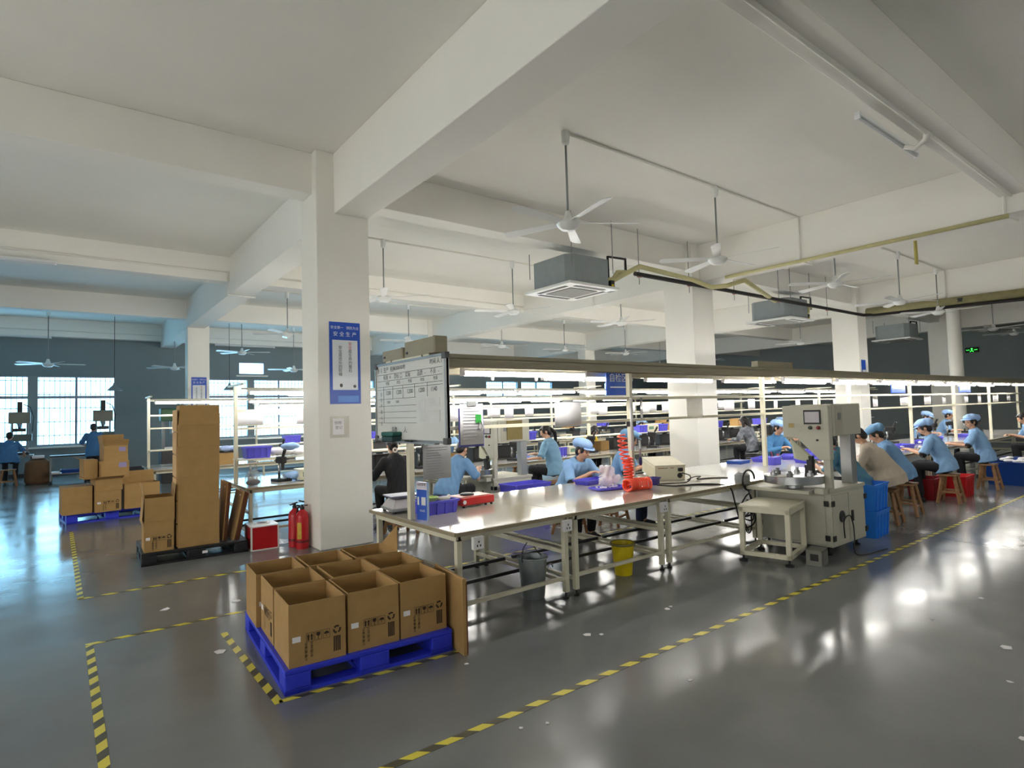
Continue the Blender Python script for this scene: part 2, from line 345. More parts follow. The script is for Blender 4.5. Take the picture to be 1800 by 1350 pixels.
# ---------------------------------------------------------------- ceiling fans
def make_fan():
    t = thing('ceiling_fan', 'x', 'fan')
    B().lathe([(.0, 0), (.05, 0), (.055, -.05), (.045, -.16), (.02, -.18), (0, -.18)], 14, (0, 0, 1.22), False).make('canopy', WFAN, t, 'auto')
    B().tube([(0, 0, .16), (0, 0, 1.06)], .014, 8).make('rod', GREYM, t, True)
    B().lathe([(.0, .2), (.03, .2), (.06, .1), (.075, .07), (.0, .07)], 16, cap=False).make('motor_cover', WFAN, t, 'auto')
    B().lathe([(.0, .075), (.13, .07), (.15, .04), (.13, .0), (.09, -.035), (0, -.045)], 20, cap=False).make('motor', WFAN, t, 'auto')
    for k in range(5):
        a = 2 * pi * k / 5; M = Matrix.Rotation(a, 4, 'Z') @ Matrix.Translation((0, 0, .05)) @ Matrix.Rotation(radians(14), 4, 'X')
        bl = B().prism([(.13, -.025), (.2, -.055), (.84, -.075), (.9, -.06), (.92, 0), (.9, .06), (.84, .075), (.2, .055), (.13, .025)], .008, M).make('blade', WFAN, t, bevel=.003)
    return t
fan0 = make_fan(); first = True
FANS = [(5.0, 5.25, 'nearest white five-blade ceiling fan hanging above the whiteboard bench'), (8.25, 5.26, 'white ceiling fan second from the camera in the nearest row'), (12., 5.1, 'white ceiling fan third in the nearest row, right of the second beam'), (15.6, 5.22, 'white ceiling fan fourth in the nearest row'), (18.45, 5.3, 'white ceiling fan fifth in the nearest row, under the insulated pipe'), (24.8, 5.6, 'sixth ceiling fan of the nearest row, high over the right end'), (27.4, 5.6, 'last ceiling fan of the nearest row by the right wall'),
        (5.05, 10.65, 'ceiling fan just right of the thick column'), (8.3, 10.65, 'ceiling fan left of the nearest ceiling air conditioner'), (12.0, 10.65, 'ceiling fan below and behind the nearest air conditioner'), (22.6, 11., 'small distant ceiling fan behind the second air conditioner'),
        (4.95, 16.6, 'ceiling fan left of the thick column, higher of two'), (8.7, 16.6, 'ceiling fan above the whiteboard top edge'), (12.3, 16.5, 'ceiling fan over the lamp tray, middle distance'), (15.4, 16.6, 'ceiling fan over the lamp tray, second of middle distance'), (18.9, 16.6, 'ceiling fan over the lamp tray, third of middle distance'), (26.2, 17.5, 'tiny distant ceiling fan right of the rear column'),
        (4.97, 21.9, 'ceiling fan above the bright vent opening'), (-.35, 22.2, 'ceiling fan in front of the left windows'), (3.0, 22.6, 'dark ceiling fan left of the poster column by the windows'), (6.9, 22.4, 'ceiling fan right of the bright vent opening')]
rs = random.Random(5)
for i, (x, y, lb) in enumerate(FANS):
    o = fan0 if i == 0 else dup(fan0); z = 3.98
    if i >= 18: z = 3.45
    o.location = (x, y, z); o.rotation_euler = (0, 0, (radians(-32), radians(-5))[i] if i < 2 else rs.random() * 6); o['label'] = lb; o['group'] = 'white ceiling fans'
    if i >= 18:
        for ch in o.children:
            if ch.name.startswith(('rod', 'canopy')): ch.scale = (1, 1, 1.43); 
# pendant shades near the windows
for i, (x, y, z, lb) in enumerate(((1.35, 23.2, 2.75, 'grey cone lamp shade hanging in front of the left window'), (4.75, 22.8, 2.75, 'grey cone lamp shade hanging right of the poster column'))):
    t = thing('pendant_lamp', lb, 'lamp', (x, y, z))
    B().lathe([(.03, .26), (.05, .18), (.2, .02), (.23, 0), (.2, .015), (.04, .17), (.02, .24)], 18, cap=False).make('shade', GREYM, t, 'auto')
    B().tube([(0, 0, .24), (0, 0, CZ - z)], .008, 6).make('cord', DARKM, t); B().lathe([(.02, .1), (.03, .05), (0, 0.0)], 10, cap=True).make('bulb', PAPER, t, True)
# unlit batten lights on the beams
def batten(x, y, z, l, lb, ax=0):
    t = thing('batten_light', lb, 'lamp', (x, y, z), ax)
    B().box(0, l, -.03, .03, .03, .075).make('housing', WFAN, t, bevel=.006); B().tube([(.02, 0, .015), (l - .02, 0, .015)], .014, 8).make('tube', pm('unlit_tube', (220, 222, 224), .3, var=0), t, True)
    for xx in (0, l - .03): B().box(xx, xx + .03, -.025, .025, -.005, .035).make('end_cap', PAPER, t)
batten(6.38, 2.42, 4.57, 1.65, 'unlit batten light fixed along the beam at upper right'); batten(2.1, 2.42, 4.57, 1.4, 'unlit batten light cut off by the top of the frame')
batten(-1.2, 13.42, 4.60, 1.1, 'unlit batten light on the cross beam at far left'); batten(-1.6, 24.36, 4.515, 1.3, 'unlit batten light on the far beam, left of two'); batten(4.6, 24.5, 4.52, 2.2, 'unlit batten light on the far beam above the bright vent')
# air conditioners
ACG = pm('ac_grey_insulation', (138, 146, 148), .6, var=.05); DUCTB = pm('black_pipe_insulation', (26, 22, 22), .7); CRP = pm('cream_pipe_wrap', (196, 190, 142), .7, var=.08)
def make_ac():
    t = thing('ceiling_air_conditioner', 'x', 'air conditioner')
    B().prism([(-.42, -.55), (.42, -.55), (.55, -.42), (.55, .42), (.42, .55), (-.42, .55), (-.55, .42), (-.55, -.42)], .5, Matrix.Translation((0, 0, .06))).make('body', ACG, t)
    p = B(); o_ = .63; i_ = .34
    p.prism([(-o_, -o_), (o_, -o_), (o_, o_), (-o_, o_)], .05); p.make('panel', WFAN, t, bevel=.012)
    B().box(-i_, i_, -i_, i_, -.012, .001).make('intake_grille', pm('ac_grille', (120, 120, 116), .5), t, bevel=.01)
    for k in range(4):
        M = Matrix.Rotation(k * pi / 2, 4, 'Z'); B().box(-.38, .38, .44, .52, -.006, .002, M).make('vent', pm('ac_vent', (74, 74, 72), .5), t)
    for x in (-.52, .52):
        for y in (-.58, .58): B().tube([(x, y, .3), (x, y, 1.29 if y < 0 else .78)], .009, 6).make('hanger_rod', GREYM, t)
    B().tube([(.56, -.2, .30), (.80, -.2, .3), (.80, -.2, .75), (1.25, -.25, .75), (1.25, -.25, .42)], .028, 8).make('drain_pipe', DUCTB, t, 'auto')
    B().tube([(.5, -.4, .2), (.7, -.42, .25), (.9, -.35, .42), (1.3, -.22, .5)], .05, 8).make('refrigerant_pipe', CRP, t, True)
    B().box(.54, .64, -.5, -.36, .0, .2).make('pump_box', BLACK, t); B().box(.56, .62, -.502, -.5, .06, .13).make('warning_sticker', YEL, t)
    return t
ac0 = make_ac()
for i, (x, y, lb) in enumerate(((7.55, 7.9, 'nearest grey ceiling cassette air conditioner hung below the beam'), (15.35, 8.0, 'second grey ceiling cassette air conditioner, right of the middle column'), (24.3, 8.3, 'farthest grey cassette air conditioner by the right wall'))):
    o = ac0 if i == 0 else dup(ac0); o.location = (x, y, 3.89); o['label'] = lb; o['group'] = 'ceiling cassette air conditioners'
t = thing('drain_pipe', 'long black insulated pipe hanging along the beam from the nearest air conditioner', 'pipe', (0, 0, 0))
B().tube([(8.72, 7.35, 4.28), (18.75, 7.25, 4.25), (18.85, 7.0, 4.23), (18.85, 2.4, 4.08)], .045, 8).make('pipe_run', DUCTB, t, 'auto')
for x in (8.9, 10.5, 12.2, 14.2, 16.8): B().tube([(x, 7.4, 4.1), (x, 7.4, CZ)], .008, 6).make('hanger_rod', GREYM, t); B().lathe([(.055, -.03), (.06, 0), (.055, .03)], 10, (0, 0, 0)).make('clip', pm('copper_clip', (150, 70, 50), .5), t, loc=(x, 7.38, 4.27))
t = thing('refrigerant_pipe', 'cream wrapped pipe bending under the second main beam', 'pipe')
B().tube([(8.2, 7.5, 4.1), (8.8, 7.3, 4.42), (10.4, 7.25, 4.34), (10.85, 7.1, 4.2), (11.1, 6.9, 4.22), (11.3, 6.6, 4.3), (14.2, 7.5, 4.28)], .05, 8).make('pipe_run', CRP, t, True)
t = thing('insulated_pipe', 'olive wrapped pipe bundle under the third main beam at right', 'pipe')
B().tube([(18.9, 7.2, 4.34), (18.9, 2.4, 4.26)], .12, 10).make('pipe_run', pm('olive_wrap', (136, 130, 92), .7, var=.12), t, True)
B().lathe([(.125, 0), (.13, .02), (.125, .1)], 12).make('clamp', DARKM, t).location = (18.9, 4.9, 4.26)
t = thing('pipe_wrap', 'thin cream wrapped pipe along the bottom of the second main beam', 'pipe')
B().tube([(10.92, 6.8, 4.36), (10.9, 2.2, 4.34)], .035, 8).make('pipe_run', CRP, t, True)
B().box(11.9, 12.02, 3.7, 3.72, 4.1, 4.7).make('hanging_tail', pm('yellow_wrap', (196, 184, 96), .7), t)
# signs and posters
def poster(loc, rz, wd, h, label, rows=True, name='safety_poster'):
    t = thing(name, label, 'poster', loc, rz)     # local x right, z up, faces -y
    B().box(0, wd, -.006, 0, 0, h).make('backing', SIGNB, t)
    B().box(wd * .09, wd * .91, -.009, -.006, h * .17, h * .78).make('white_field', SIGNW, t, bevel=.01)
    if rows:
        b = B(); U = (1, 0, 0); V = (0, 0, 1)
        b.text('安全第一   预防为主', (wd / 2, -.0075, h * .93), U, V, wd * .105); b.text('安 全 生 产', (wd / 2, -.0075, h * .85), U, V, wd * .16); b.make('heading', TXW, t)
        b = B()
        for k, ch in enumerate('安全'): b.text(ch, (wd * .66, -.0105, h * (.735 - .047 * k)), U, V, wd * .125)
        b.make('red_characters', TXR, t)
        b = B()
        for k, ch in enumerate('是生命的基石'): b.text(ch, (wd * .66, -.0105, h * (.641 - .047 * k)), U, V, wd * .125)
        for k, ch in enumerate('安全是欢乐的阶梯'): b.text(ch, (wd * .34, -.0105, h * (.685 - .047 * k)), U, V, wd * .125)
        b.make('black_characters', TXK, t)
        b = B(); b.ell((wd * .36, -.0088, h * .225), (wd * .05, .002, wd * .06)); b.ell((wd * .80, -.0088, h * .215), (wd * .05, .002, wd * .05)); b.make('drawn_heads', pm('printed_grey', (92, 86, 84), .5, var=0), t)
        B().box(wd * .25, wd * .93, -.0082, -.006, h * .02, h * .1).make('blue_band', pm('mid_blue', (64, 128, 214), .3), t)
    return t
poster((2.75, 7.45, 1.86), 0, .42, 1.08, 'tall blue and white safety poster with vertical lettering on the thick column')
poster((2.95, 19.05, 1.9), 0, .4, 1.05, 'blue and white safety poster on the column near the windows')
t = thing('wall_notice', 'small blue notice on the third column in the row', 'notice', (18.95, 7.45, 2.55)); B().box(0, .28, -.01, 0, 0, .4).make('backing', SIGNB, t); B().box(.03, .25, -.013, -.01, .03, .1).make('white_field', SIGNW, t)
t = thing('plastic_sleeve', 'clear plastic sleeve with a paper slip taped low on the thick column', 'sleeve', (2.76, 7.45, 1.42))
B().box(-.01, .24, -.006, 0, 0, .28).make('pocket', pm('cloudy_film', (206, 202, 190), .25, var=.02), t); B().box(.02, .17, -.009, -.006, .04, .25).make('slip', PAPER, t); B().box(-.08, -.03, -.008, 0, .3, .31).make('tape_strip', PAPER, t)
b = B(); b.text('领用', (.09, -.0095, .19), (1, 0, 0), (0, 0, 1), .05); b.text('登记', (.1, -.0095, .13), (1, 0, 0), (0, 0, 1), .05); b.make('handwriting', pm('pencil_grey', (120, 116, 120), .7), t)
t = thing('exit_sign', 'green lit emergency exit sign high on the right wall', 'sign', (33.9, 8.25, 3.86))
B().box(0, .06, 0, .52, 0, .24).make('case', BLACK, t)
b = B(); b.ell((-.008, .26, .17), (.004, .03, .03)); b.bar((-.008, .26, .14), (-.008, .26, .08), .05, .01); b.bar((-.008, .24, .08), (-.008, .2, .03), .025, .01); b.bar((-.008, .28, .08), (-.008, .33, .03), .025, .01); b.bar((-.008, .05, .12), (-.008, .17, .12), .02, .01); b.bar((-.008, .35, .12), (-.008, .47, .12), .02, .01)
b.make('running_figure', emit('exit_green', (40, 255, 60), 3.), t)
t = thing('hanging_sign', 'small dark hanging sign board far behind the second air conditioner', 'sign', (20.2, 15.9, 3.1)); B().box(0, .7, 0, .03, 0, .35).make('board', BLACK, t)
for x in (.1, .6): B().tube([(x, .015, .35), (x, .015, CZ - 3.1)], .01, 6).make('hanger', GREYM, t)
# ---------------------------------------------------------------- assembly benches
BD = 1.59
ORD = 'first second third fourth fifth sixth seventh eighth ninth tenth eleventh twelfth thirteenth fourteenth fifteenth sixteenth seventeenth eighteenth nineteenth twentieth'.split()
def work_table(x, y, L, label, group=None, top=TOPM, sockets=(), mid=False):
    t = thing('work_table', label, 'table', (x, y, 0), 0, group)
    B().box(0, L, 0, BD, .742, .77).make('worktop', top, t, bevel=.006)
    b = B(); b.box(0, L, -.012, 0, .74, .768); b.box(-.012 if mid is False else 0, 0, 0, BD, .74, .768); b.make('edge_strip', EDGE, t)
    for yy in (.05, BD - .1): B().box(.05, L - .05, yy, yy + .04, .69, .742).make('apron', CREAM, t)
    for xx in (.03, L - .075): B().box(xx, xx + .045, .05, BD - .06, .69, .742).make('apron', CREAM, t)
    for xx in (.04, L - .085):
        for yy in (.05, BD - .1):
            B().box(xx, xx + .045, yy, yy + .045, .06, .70).make('leg', CREAM, t)
            B().lathe([(.025, 0), (.028, .015), (.01, .02), (.01, .06)], 10, (xx + .022, yy + .022, 0)).make('foot', DARKM, t)
        B().box(xx + .005, xx + .04, .08, BD - .09, .40, .435).make('stretcher', CREAM, t)
        B().box(xx + .005, xx + .04, .08, BD - .09, .14, .17).make('stretcher', CREAM, t)
    for yy, m in ((.06, CREAM), (.55, DARKM), (1.0, DARKM)): B().box(.05, L - .05, yy, yy + .03, .17, .2).make('foot_rail', m, t)
    for sx in sockets:
        p = B().box(sx, sx + .1, -.035, 0, .62, .72).make('wall_socket', PAPER, t, bevel=.004)
        b = B()
        for dx, dz in ((.035, .03), (.065, .03), (.05, .06)): b.box(sx + dx - .005, sx + dx + .005, -.0365, -.035, .62 + dz - .008, .62 + dz + .008)
        b.make('socket_holes', BLACK, p)
    return t
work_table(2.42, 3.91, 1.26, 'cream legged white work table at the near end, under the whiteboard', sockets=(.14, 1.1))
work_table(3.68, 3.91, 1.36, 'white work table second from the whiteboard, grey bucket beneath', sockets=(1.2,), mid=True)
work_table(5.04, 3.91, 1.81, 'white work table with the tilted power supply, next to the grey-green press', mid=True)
TL = [('white glass work table behind the grey-green press', TOPW), ('white work table where the worker in beige sits', TOPW), ('white work table fifth along the front bench, red crate beneath', TOPW), ('white work table far down the front bench, by the deep blue crate', TOPW), ('last work table at the far end of the front bench', TOPW)]
x = 6.87
for lb, tm in TL:
    work_table(x, 3.91, 2.95, lb, top=tm, mid=True); x += 2.97
# the benches behind: longer tables
def row_tables(y, x, n, L, lb, group):
    for i in range(n): work_table(x + i * (L + .01), y, L, lb + ', ' + ORD[i] + ' from its left end', group, TOPW, mid=i > 0)
row_tables(8.46, 1.97, 6, 3.6, 'white topped work table of the second bench row', 'tables of the second bench row')
row_tables(13.1, 1.35, 6, 3.6, 'white topped work table of the third bench row', 'tables of the third bench row')
row_tables(17.2, 4.4, 4, 4.2, 'white topped work table of the bench row nearest the windows', 'tables of the fourth bench row')
# overhead racks: uprights, rails, two lamp trays
def rack(yc, posts, x1, label, shelf=None, h=2.15, tray=True):
    t = thing('overhead_rack', label, 'rack', (0, yc, 0)); x0 = posts[0]
    for x in posts:
        B().box(x - .025, x + .025, -.03, .03, .77, h + .02).make('upright', CREAM, t, bevel=.004)
        B().box(x - .02, x + .02, -.42, .42, h + .03, h + .055).make('cross_arm', CREAM, t)
    B().box(x0, x1, -.035, .035, 1.54, 1.572).make('shelf_rail', CREAM, t)
    B().box(x0, x1, -.025, .025, 1.80, 1.835).make('shelf_rail', CREAM, t)
    for y in (-.36, .36):
        b = B(); b.box(x0 - .03, x1, y - .06, y + .06, h + .055, h + .06); b.box(x0 - .03, x1, y - .07, y - .06, h - .06, h + .06); b.box(x0 - .03, x1, y + .06, y + .07, h - .06, h + .06); b.box(x0 - .03, x1, y - .07, y + .07, h + .02, h + .025)
        if tray: b.make('lamp_tray', BEIGE, t)
        else: B().box(x0, x1, y - .015, y + .015, 2.115, 2.14).make('lamp_rail', CREAM, t)
    if shelf:
        for s in shelf: B().box(x0, x1, -.2, .2, s - .02, s).make('shelf_board', CREAM, t)
    return t
def lamp0_():
    t = thing('tube_lamp', 'x', 'lamp')
    B().box(-.74, .74, -.022, .022, .022, .05).make('housing', WFAN, t)
    for s in (-1, 1): B().box(s * .75 - .012, s * .75 + .012, -.025, .025, -.02, .05).make('end_cap', PAPER, t)
    B().tube([(-.735, 0, 0), (.735, 0, 0)], .020, 8).make('tube', TUBEM, t, True)
    return t
lamp0 = None
def lamps(yc, xs, dy, z, label, group):
    global lamp0
    for i, x in enumerate(xs):
        if lamp0 is None: lamp0 = o = lamp0_()
        else: o = dup(lamp0)
        o.location = (x, yc + dy, z); o['label'] = label if len(xs) == 1 else label + ', ' + ORD[i] + ' from the left'; o['group'] = group
P1x = [2.46, 5.4, 8.4, 11.37, 14.3, 17.1, 20.0, 22.9]
rack(4.71, P1x, 23.2, 'cream overhead rack with two lamp trays along the front bench')
rack(9.22, [2.0, 5.6, 9.2, 12.8, 16.4, 20., 23.5], 23.8, 'cream overhead rack along the second bench row', (1.12,), tray=False)
rack(13.86, [1.38, 5., 8.6, 12.2, 15.8, 19.4, 23.], 23.2, 'cream overhead rack along the third bench row, behind the tall cartons', (1.12,), tray=False)
rack(17.96, [4.45, 8.6, 12.8, 17., 21.], 21.2, 'cream overhead rack along the row nearest the windows', (1.12,), tray=False)
lamps(4.71, [3.55], -.36, 2.045, 'lit tube lamp under the front tray right beside the whiteboard', 'tube lamp beside the whiteboard')
lamps(4.71, [9.1 + 1.75 * i for i in range(8)], -.36, 2.045, 'lit tube lamp in the near tray beyond the press', 'near tray tubes of the front bench')
lamps(4.71, [5.1 + 1.8 * i for i in range(10)], .36, 2.065, 'lit tube lamp in the far tray of the front bench', 'far tray tubes of the front bench')
lamps(9.22, [2.85 + 1.62 * i for i in range(13)], -.36, 2.065, 'lit tube lamp in the near tray of the second bench row', 'near tray tubes of the second row')
lamps(9.22, [3.6 + 2.2 * i for i in range(9)], .36, 2.065, 'lit tube lamp in the far tray of the second bench row', 'far tray tubes of the second row')
lamps(13.86, [2.2 + 1.75 * i for i in range(12)], -.36, 2.065, 'lit tube lamp over the third bench row', 'tubes of the third row')
lamps(17.96, [5.2 + 2.0 * i for i in range(8)], -.36, 2.065, 'lit tube lamp over the bench row nearest the windows', 'tubes of the fourth row')
# added fill, outside the frame: unseen bare tubes light the hall from the left
for i in range(3):
    for k in range(8):
        o = dup(lamp0, (-5.9 + .4 * i, -4 + 2.0 * k + .3 * i, 1.7 + .4 * i), pi / 2, 'added fill tube lamp at the left, outside the frame', 'added fill tubes at the left')
# pull switches hanging from the trays
sw0 = None
for i, (x, dy) in enumerate(((3.6, .3), (4.2, .3), (5.0, .35), (8.7, -.2), (9.1, .2), (9.6, -.2), (11.0, -.2), (12.2, .2), (13.6, -.2), (15., .2), (16.3, -.2), (18., -.2))):
    if sw0 is None:
        sw0 = o = thing('pull_switch', 'x', 'switch'); B().tube([(0, 0, .12), (.01, 0, .06), (0, 0, 0)], .006, 6).make('cord', PAPER, o); B().lathe([(.012, .1), (.02, .08), (.02, .01), (.012, 0)], 10, (0, 0, -.09)).make('body', PAPER, o, 'auto')
    else: o = dup(sw0)
    o.location = (x, 4.71 + dy, 2.12); o['label'] = 'white pull switch dangling from the front lamp trays, ' + ORD[i] + ' from the left'; o['group'] = 'pull switches of the front bench'
# unseen tubes added behind the camera to brighten the right side
for k in range(5): dup(lamp0, (6.5 + 2.2 * k, -3.2, 2.4), 0, 'added fill tube lamp behind the camera, outside the frame', 'added fill tubes behind the camera')
# boxes lying on the near end of the rack
for x, y0, y1, h, lb in ((2.5, 4.78, 5.2, .1, 'beige electrical trunk box above the whiteboard, left one'), (2.5, 4.2, 4.74, .14, 'beige electrical trunk box above the whiteboard, right one')):
    t = thing('control_box', lb, 'box', (x, 0, 2.205)); B().box(-.06, .06, y0, y1, 0, h).make('case', BEIGE, t, bevel=.004); B().box(-.065, -.06, y1 - .06, y1 - .03, .03, .05).make('screw_tab', DARKM, t)
    B().box(-.062, .062, y0 + .01, y0 + .03, .0, h + .004).make('end_plate', EDGE, t)
t = thing('control_box', 'beige box lying on the lamp tray left of the middle column', 'box', (7.6, 4.35, 2.212)); B().box(0, .95, -.05, .05, 0, .09).make('case', BEIGE, t, bevel=.006); B().box(.9, .952, -.052, .052, .0, .094).make('end_plate', EDGE, t)
# blue line signs
for i, (x, wd, lb) in enumerate(((5.16, .42, 'blue station sign hanging under the tray, nearest of the three'), (13.75, .75, 'blue station sign hanging over the front bench, middle one'), (18.1, .9, 'blue station sign hanging over the front bench, farthest right'))):
    t = thing('station_sign', lb, 'sign', (x, 4.85, 1.86)); B().box(0, wd, 0, .015, 0, .3).make('board', SIGNB, t)
    b = B()
    for k, ch in enumerate('自检区'): b.text(ch, (wd * (.24 + .26 * k), -.002, .205), (1, 0, 0), (0, 0, 1), .11)
    b.box(wd * .15, wd * .8, -.002, 0, .09, .105); b.make('lettering', TXW, t)
    for xx in (.05, wd - .05): B().tube([(xx, .007, .3), (xx, .007, .37)], .004, 5).make('hanger', GREYM, t)
# ---------------------------------------------------------------- whiteboard at the bench end
t = thing('whiteboard', 'aluminium framed whiteboard with a handwritten production table, on the bench end', 'whiteboard', (2.40, 5.27, 1.46), -pi / 2)   # local x runs along -y, z up, faces -x
W, H = 1.31, .72
B().box(0, W, -.0, .02, 0, H).make('panel', pm('whiteboard_enamel', (228, 229, 224), .16, var=.03, scale=2., spec=.6), t)
ALU = pm('aluminium', (176, 178, 178), .35, .8, var=.04)
for a in ((0, W, 0, .02), (0, W, H - .02, H)): B().box(a[0], a[1], -.012, .026, a[2], a[3]).make('frame_edge', ALU, t)
for a in ((0, .018), (W - .018, W)): B().box(a[0], a[1], -.012, .026, 0, H).make('frame_edge', ALU, t)
for cx_ in (0, W):
    for cz_ in (0, H): s = 1 if cx_ == 0 else -1; q = 1 if cz_ == 0 else -1; B().box(min(cx_ - s * .008, cx_ + s * .05), max(cx_ - s * .008, cx_ + s * .05), -.018, .03, min(cz_ - q * .008, cz_ + q * .045), max(cz_ - q * .008, cz_ + q * .045)).make('corner_cap', pm('grey_corner', (92, 92, 94), .5, var=0), t, bevel=.006)
B().box(.3, 1.2, -.06, -.012, -.008, .004).make('pen_ledge', ALU, t)
b = B(); U = (1, 0, 0); V = (0, 0, 1); Y_ = -.002
for z in (.615, .555, .50, .475, .385, .32, .265, .21, .165): b.box(.05 if z < .47 else .03, .80 if z < .4 else 1.25, Y_, 0, z - .0015, z + .0015)
for x in (.17, .36, .56, .78, 1.0): b.box(x - .001, x + .001, Y_, 0, .385 if x > .2 else .165, .50)
b.text('线别  E  生产  机种', (.2, Y_, .655), U, V, .055); b.text('200/30地', (.52, Y_, .66), U, V, .05); b.text('时间 人 1', (1.15, Y_, .665), U, V, .05)
for k, (p, q) in enumerate((('标准', '4'), ('目标', '口'), ('实际', ''), ('品质', '-'), ('不良', '-'))):
    b.text(p, (.22 + .22 * k, Y_, .585), U, V, .05); b.text(q, (.31 + .22 * k, Y_, .585), U, V, .05); b.text('时段', (.26 + .22 * k, Y_, .528), U, V, .035)
for k, s_ in enumerate(('1200', '1200', '1200', '1200', '1140')): b.text(s_, (.27 + .21 * k, Y_, .44), U, V, .055)
b.text('1000', (.27, Y_, .355), U, V, .035); b.text('1000', (.45, Y_, .355), U, V, .035)
for k, s_ in enumerate('日月产量人员'): b.text(s_, (.12, Y_, .43 - .055 * k), U, V, .04)
b.text('总数', (.38, Y_, .1), U, V, .06); b.text('人:', (.6, Y_, .1), U, V, .06)
b.make('handwriting', pm('marker_grey', (66, 66, 72), .6, var=0), t)
b = B(); b.box(.84, .96, Y_, 0, .27, .36); b.box(.98, 1.2, Y_, 0, .30, .37); b.box(.86, 1.2, Y_ - .001, 0, .17, .27); b.make('pasted_sheets', pm('pale_paper', (214, 214, 212), .5), t)
t = thing('eraser_box', 'dark green box standing on the whiteboard ledge', 'box', (2.355, 4.86, 1.456)); B().box(-.05, .05, -.11, .11, 0, .05).make('base', pm('dark_teal', (30, 62, 66), .5), t, bevel=.01); B().box(-.053, .053, -.115, .115, .05, .09).make('lid', GREEN, t, bevel=.012)
t = thing('marker_pen', 'black marker lying on the whiteboard ledge', 'pen', (2.355, 4.6, 1.463)); B().tube([(0, 0, .009), (0, -.09, .009)], .008, 8).make('barrel', BLACK, t, True); B().tube([(0, -.09, .009), (0, -.13, .009)], .009, 8).make('cap', DARKM, t, True)
# papers
def sheet(loc, rz, wd, h, lb, bow=.0, lines=True, name='document_sheet', m=PAPER, clip=True):
    t = thing(name, lb, 'paper', loc, rz); b = B(); n = 6
    vs = []; 
    for yy in (0, -.004):
        for i in range(n + 1):
            for z in (0, h / 2, h): vs.append((wd * i / n, yy - bow * sin(pi * i / n) * (1 - .3 * z / h), z))
    k = (n + 1) * 3; fs = []
    for i in range(n):
        for j in range(2): a = i * 3 + j; fs += [(a, a + 1, a + 4, a + 3), (k + a, k + a + 3, k + a + 4, k + a + 1)]
    fs += [(2 + 3 * i, k + 2 + 3 * i, k + 5 + 3 * i, 5 + 3 * i) for i in range(n)] + [(3 * i, 3 * i + 3, k + 3 * i + 3, k + 3 * i) for i in range(n)]
    b.add(vs, fs).make('sheet', m, t, True)
    if lines:
        q = B(); rs = random.Random(int(h * 1000 + loc[0] * 77))
        z = h * .9
        while z > h * .1:
            a0 = wd * .12; l = wd * (.4 + .36 * rs.random()); q.box(a0, a0 + l, -.0075 - bow * .6, -.006 - bow * .6, z - .004, z + .002); z -= h * .075
        if bow < .01: q.make('printed_lines', pm('faint_print', (176, 174, 184), .8, var=0), t)
    if clip: B().box(wd * .3, wd * .7, -.014, .006, h - .02, h + .025).make('clip', GREYM, t, bevel=.004)
    return t
t = sheet((2.92, 4.60, 1.40), radians(-3), .25, .38, 'white printed document on a clip hanging right of the whiteboard'); B().box(-.01, .26, .004, .012, -.02, .34).make('backing_board', pm('violet_folder', (94, 92, 168), .5), t)
B().box(.165, .225, -.012, -.006, .2, .28).make('green_tag', pm('tag_green', (58, 172, 74), .5), t); B().tube([(.2, -.012, .22), (.19, -.012, .15), (.22, -.012, .13), (.235, -.012, .17), (.22, -.012, .22)], .004, 6).make('key_ring', STEEL, t)
t = sheet((2.36, 4.3, 1.155), radians(-3), .26, .29, 'clear sleeve with a grey form hanging under the whiteboard corner', m=pm('grey_form', (206, 206, 208), .25), lines=True, clip=False); 
sheet((4.13, 4.64, 1.52), radians(2), .40, .26, 'white bowed sheet clipped above the woman with the ponytail', bow=.05)
sheet((5.48, 4.62, 1.56), radians(30), .16, .24, 'grey sheet hanging on the upright above the orange coil', m=pm('grey_form', (206, 206, 208), .25), lines=False)
sheet((6.45, 4.66, 1.55), radians(0), .34, .26, 'greyish clear sheet hung on the rails in front of the middle column', bow=.03, m=pm('sheer_film', (226, 222, 212), .3, alpha=.6), clip=False)
rs = random.Random(11)
for i in range(8): sheet((12.4 + 1.35 * i + .3 * rs.random(), 4.76, 1.58 + .02 * rs.random()), radians(rs.uniform(-8, 8)), .26 + .15 * rs.random(), .22, 'white sheet hung on the rails far along the front bench' + ', ' + ORD[i] + ' from the left', clip=False)['group'] = 'sheets far along the front bench'
for i in range(16): sheet((2.9 + 1.25 * i + .5 * rs.random(), 9.16, 1.55 + .02 * rs.random()), radians(rs.uniform(-8, 8)), .24 + .2 * rs.random(), .24 + .06 * rs.random(), 'white document hung on the rails of the second bench row' + ', ' + ORD[i] + ' from the left', clip=False)['group'] = 'documents over the second row'
for i in range(14): sheet((2.6 + 1.4 * i + .5 * rs.random(), 13.80, 1.55 + .02 * rs.random()), radians(rs.uniform(-8, 8)), .3 + .3 * rs.random(), .26 + .08 * rs.random(), 'white document hung on the rails of the third bench row' + ', ' + ORD[i] + ' from the left', clip=False)['group'] = 'documents over the third row'
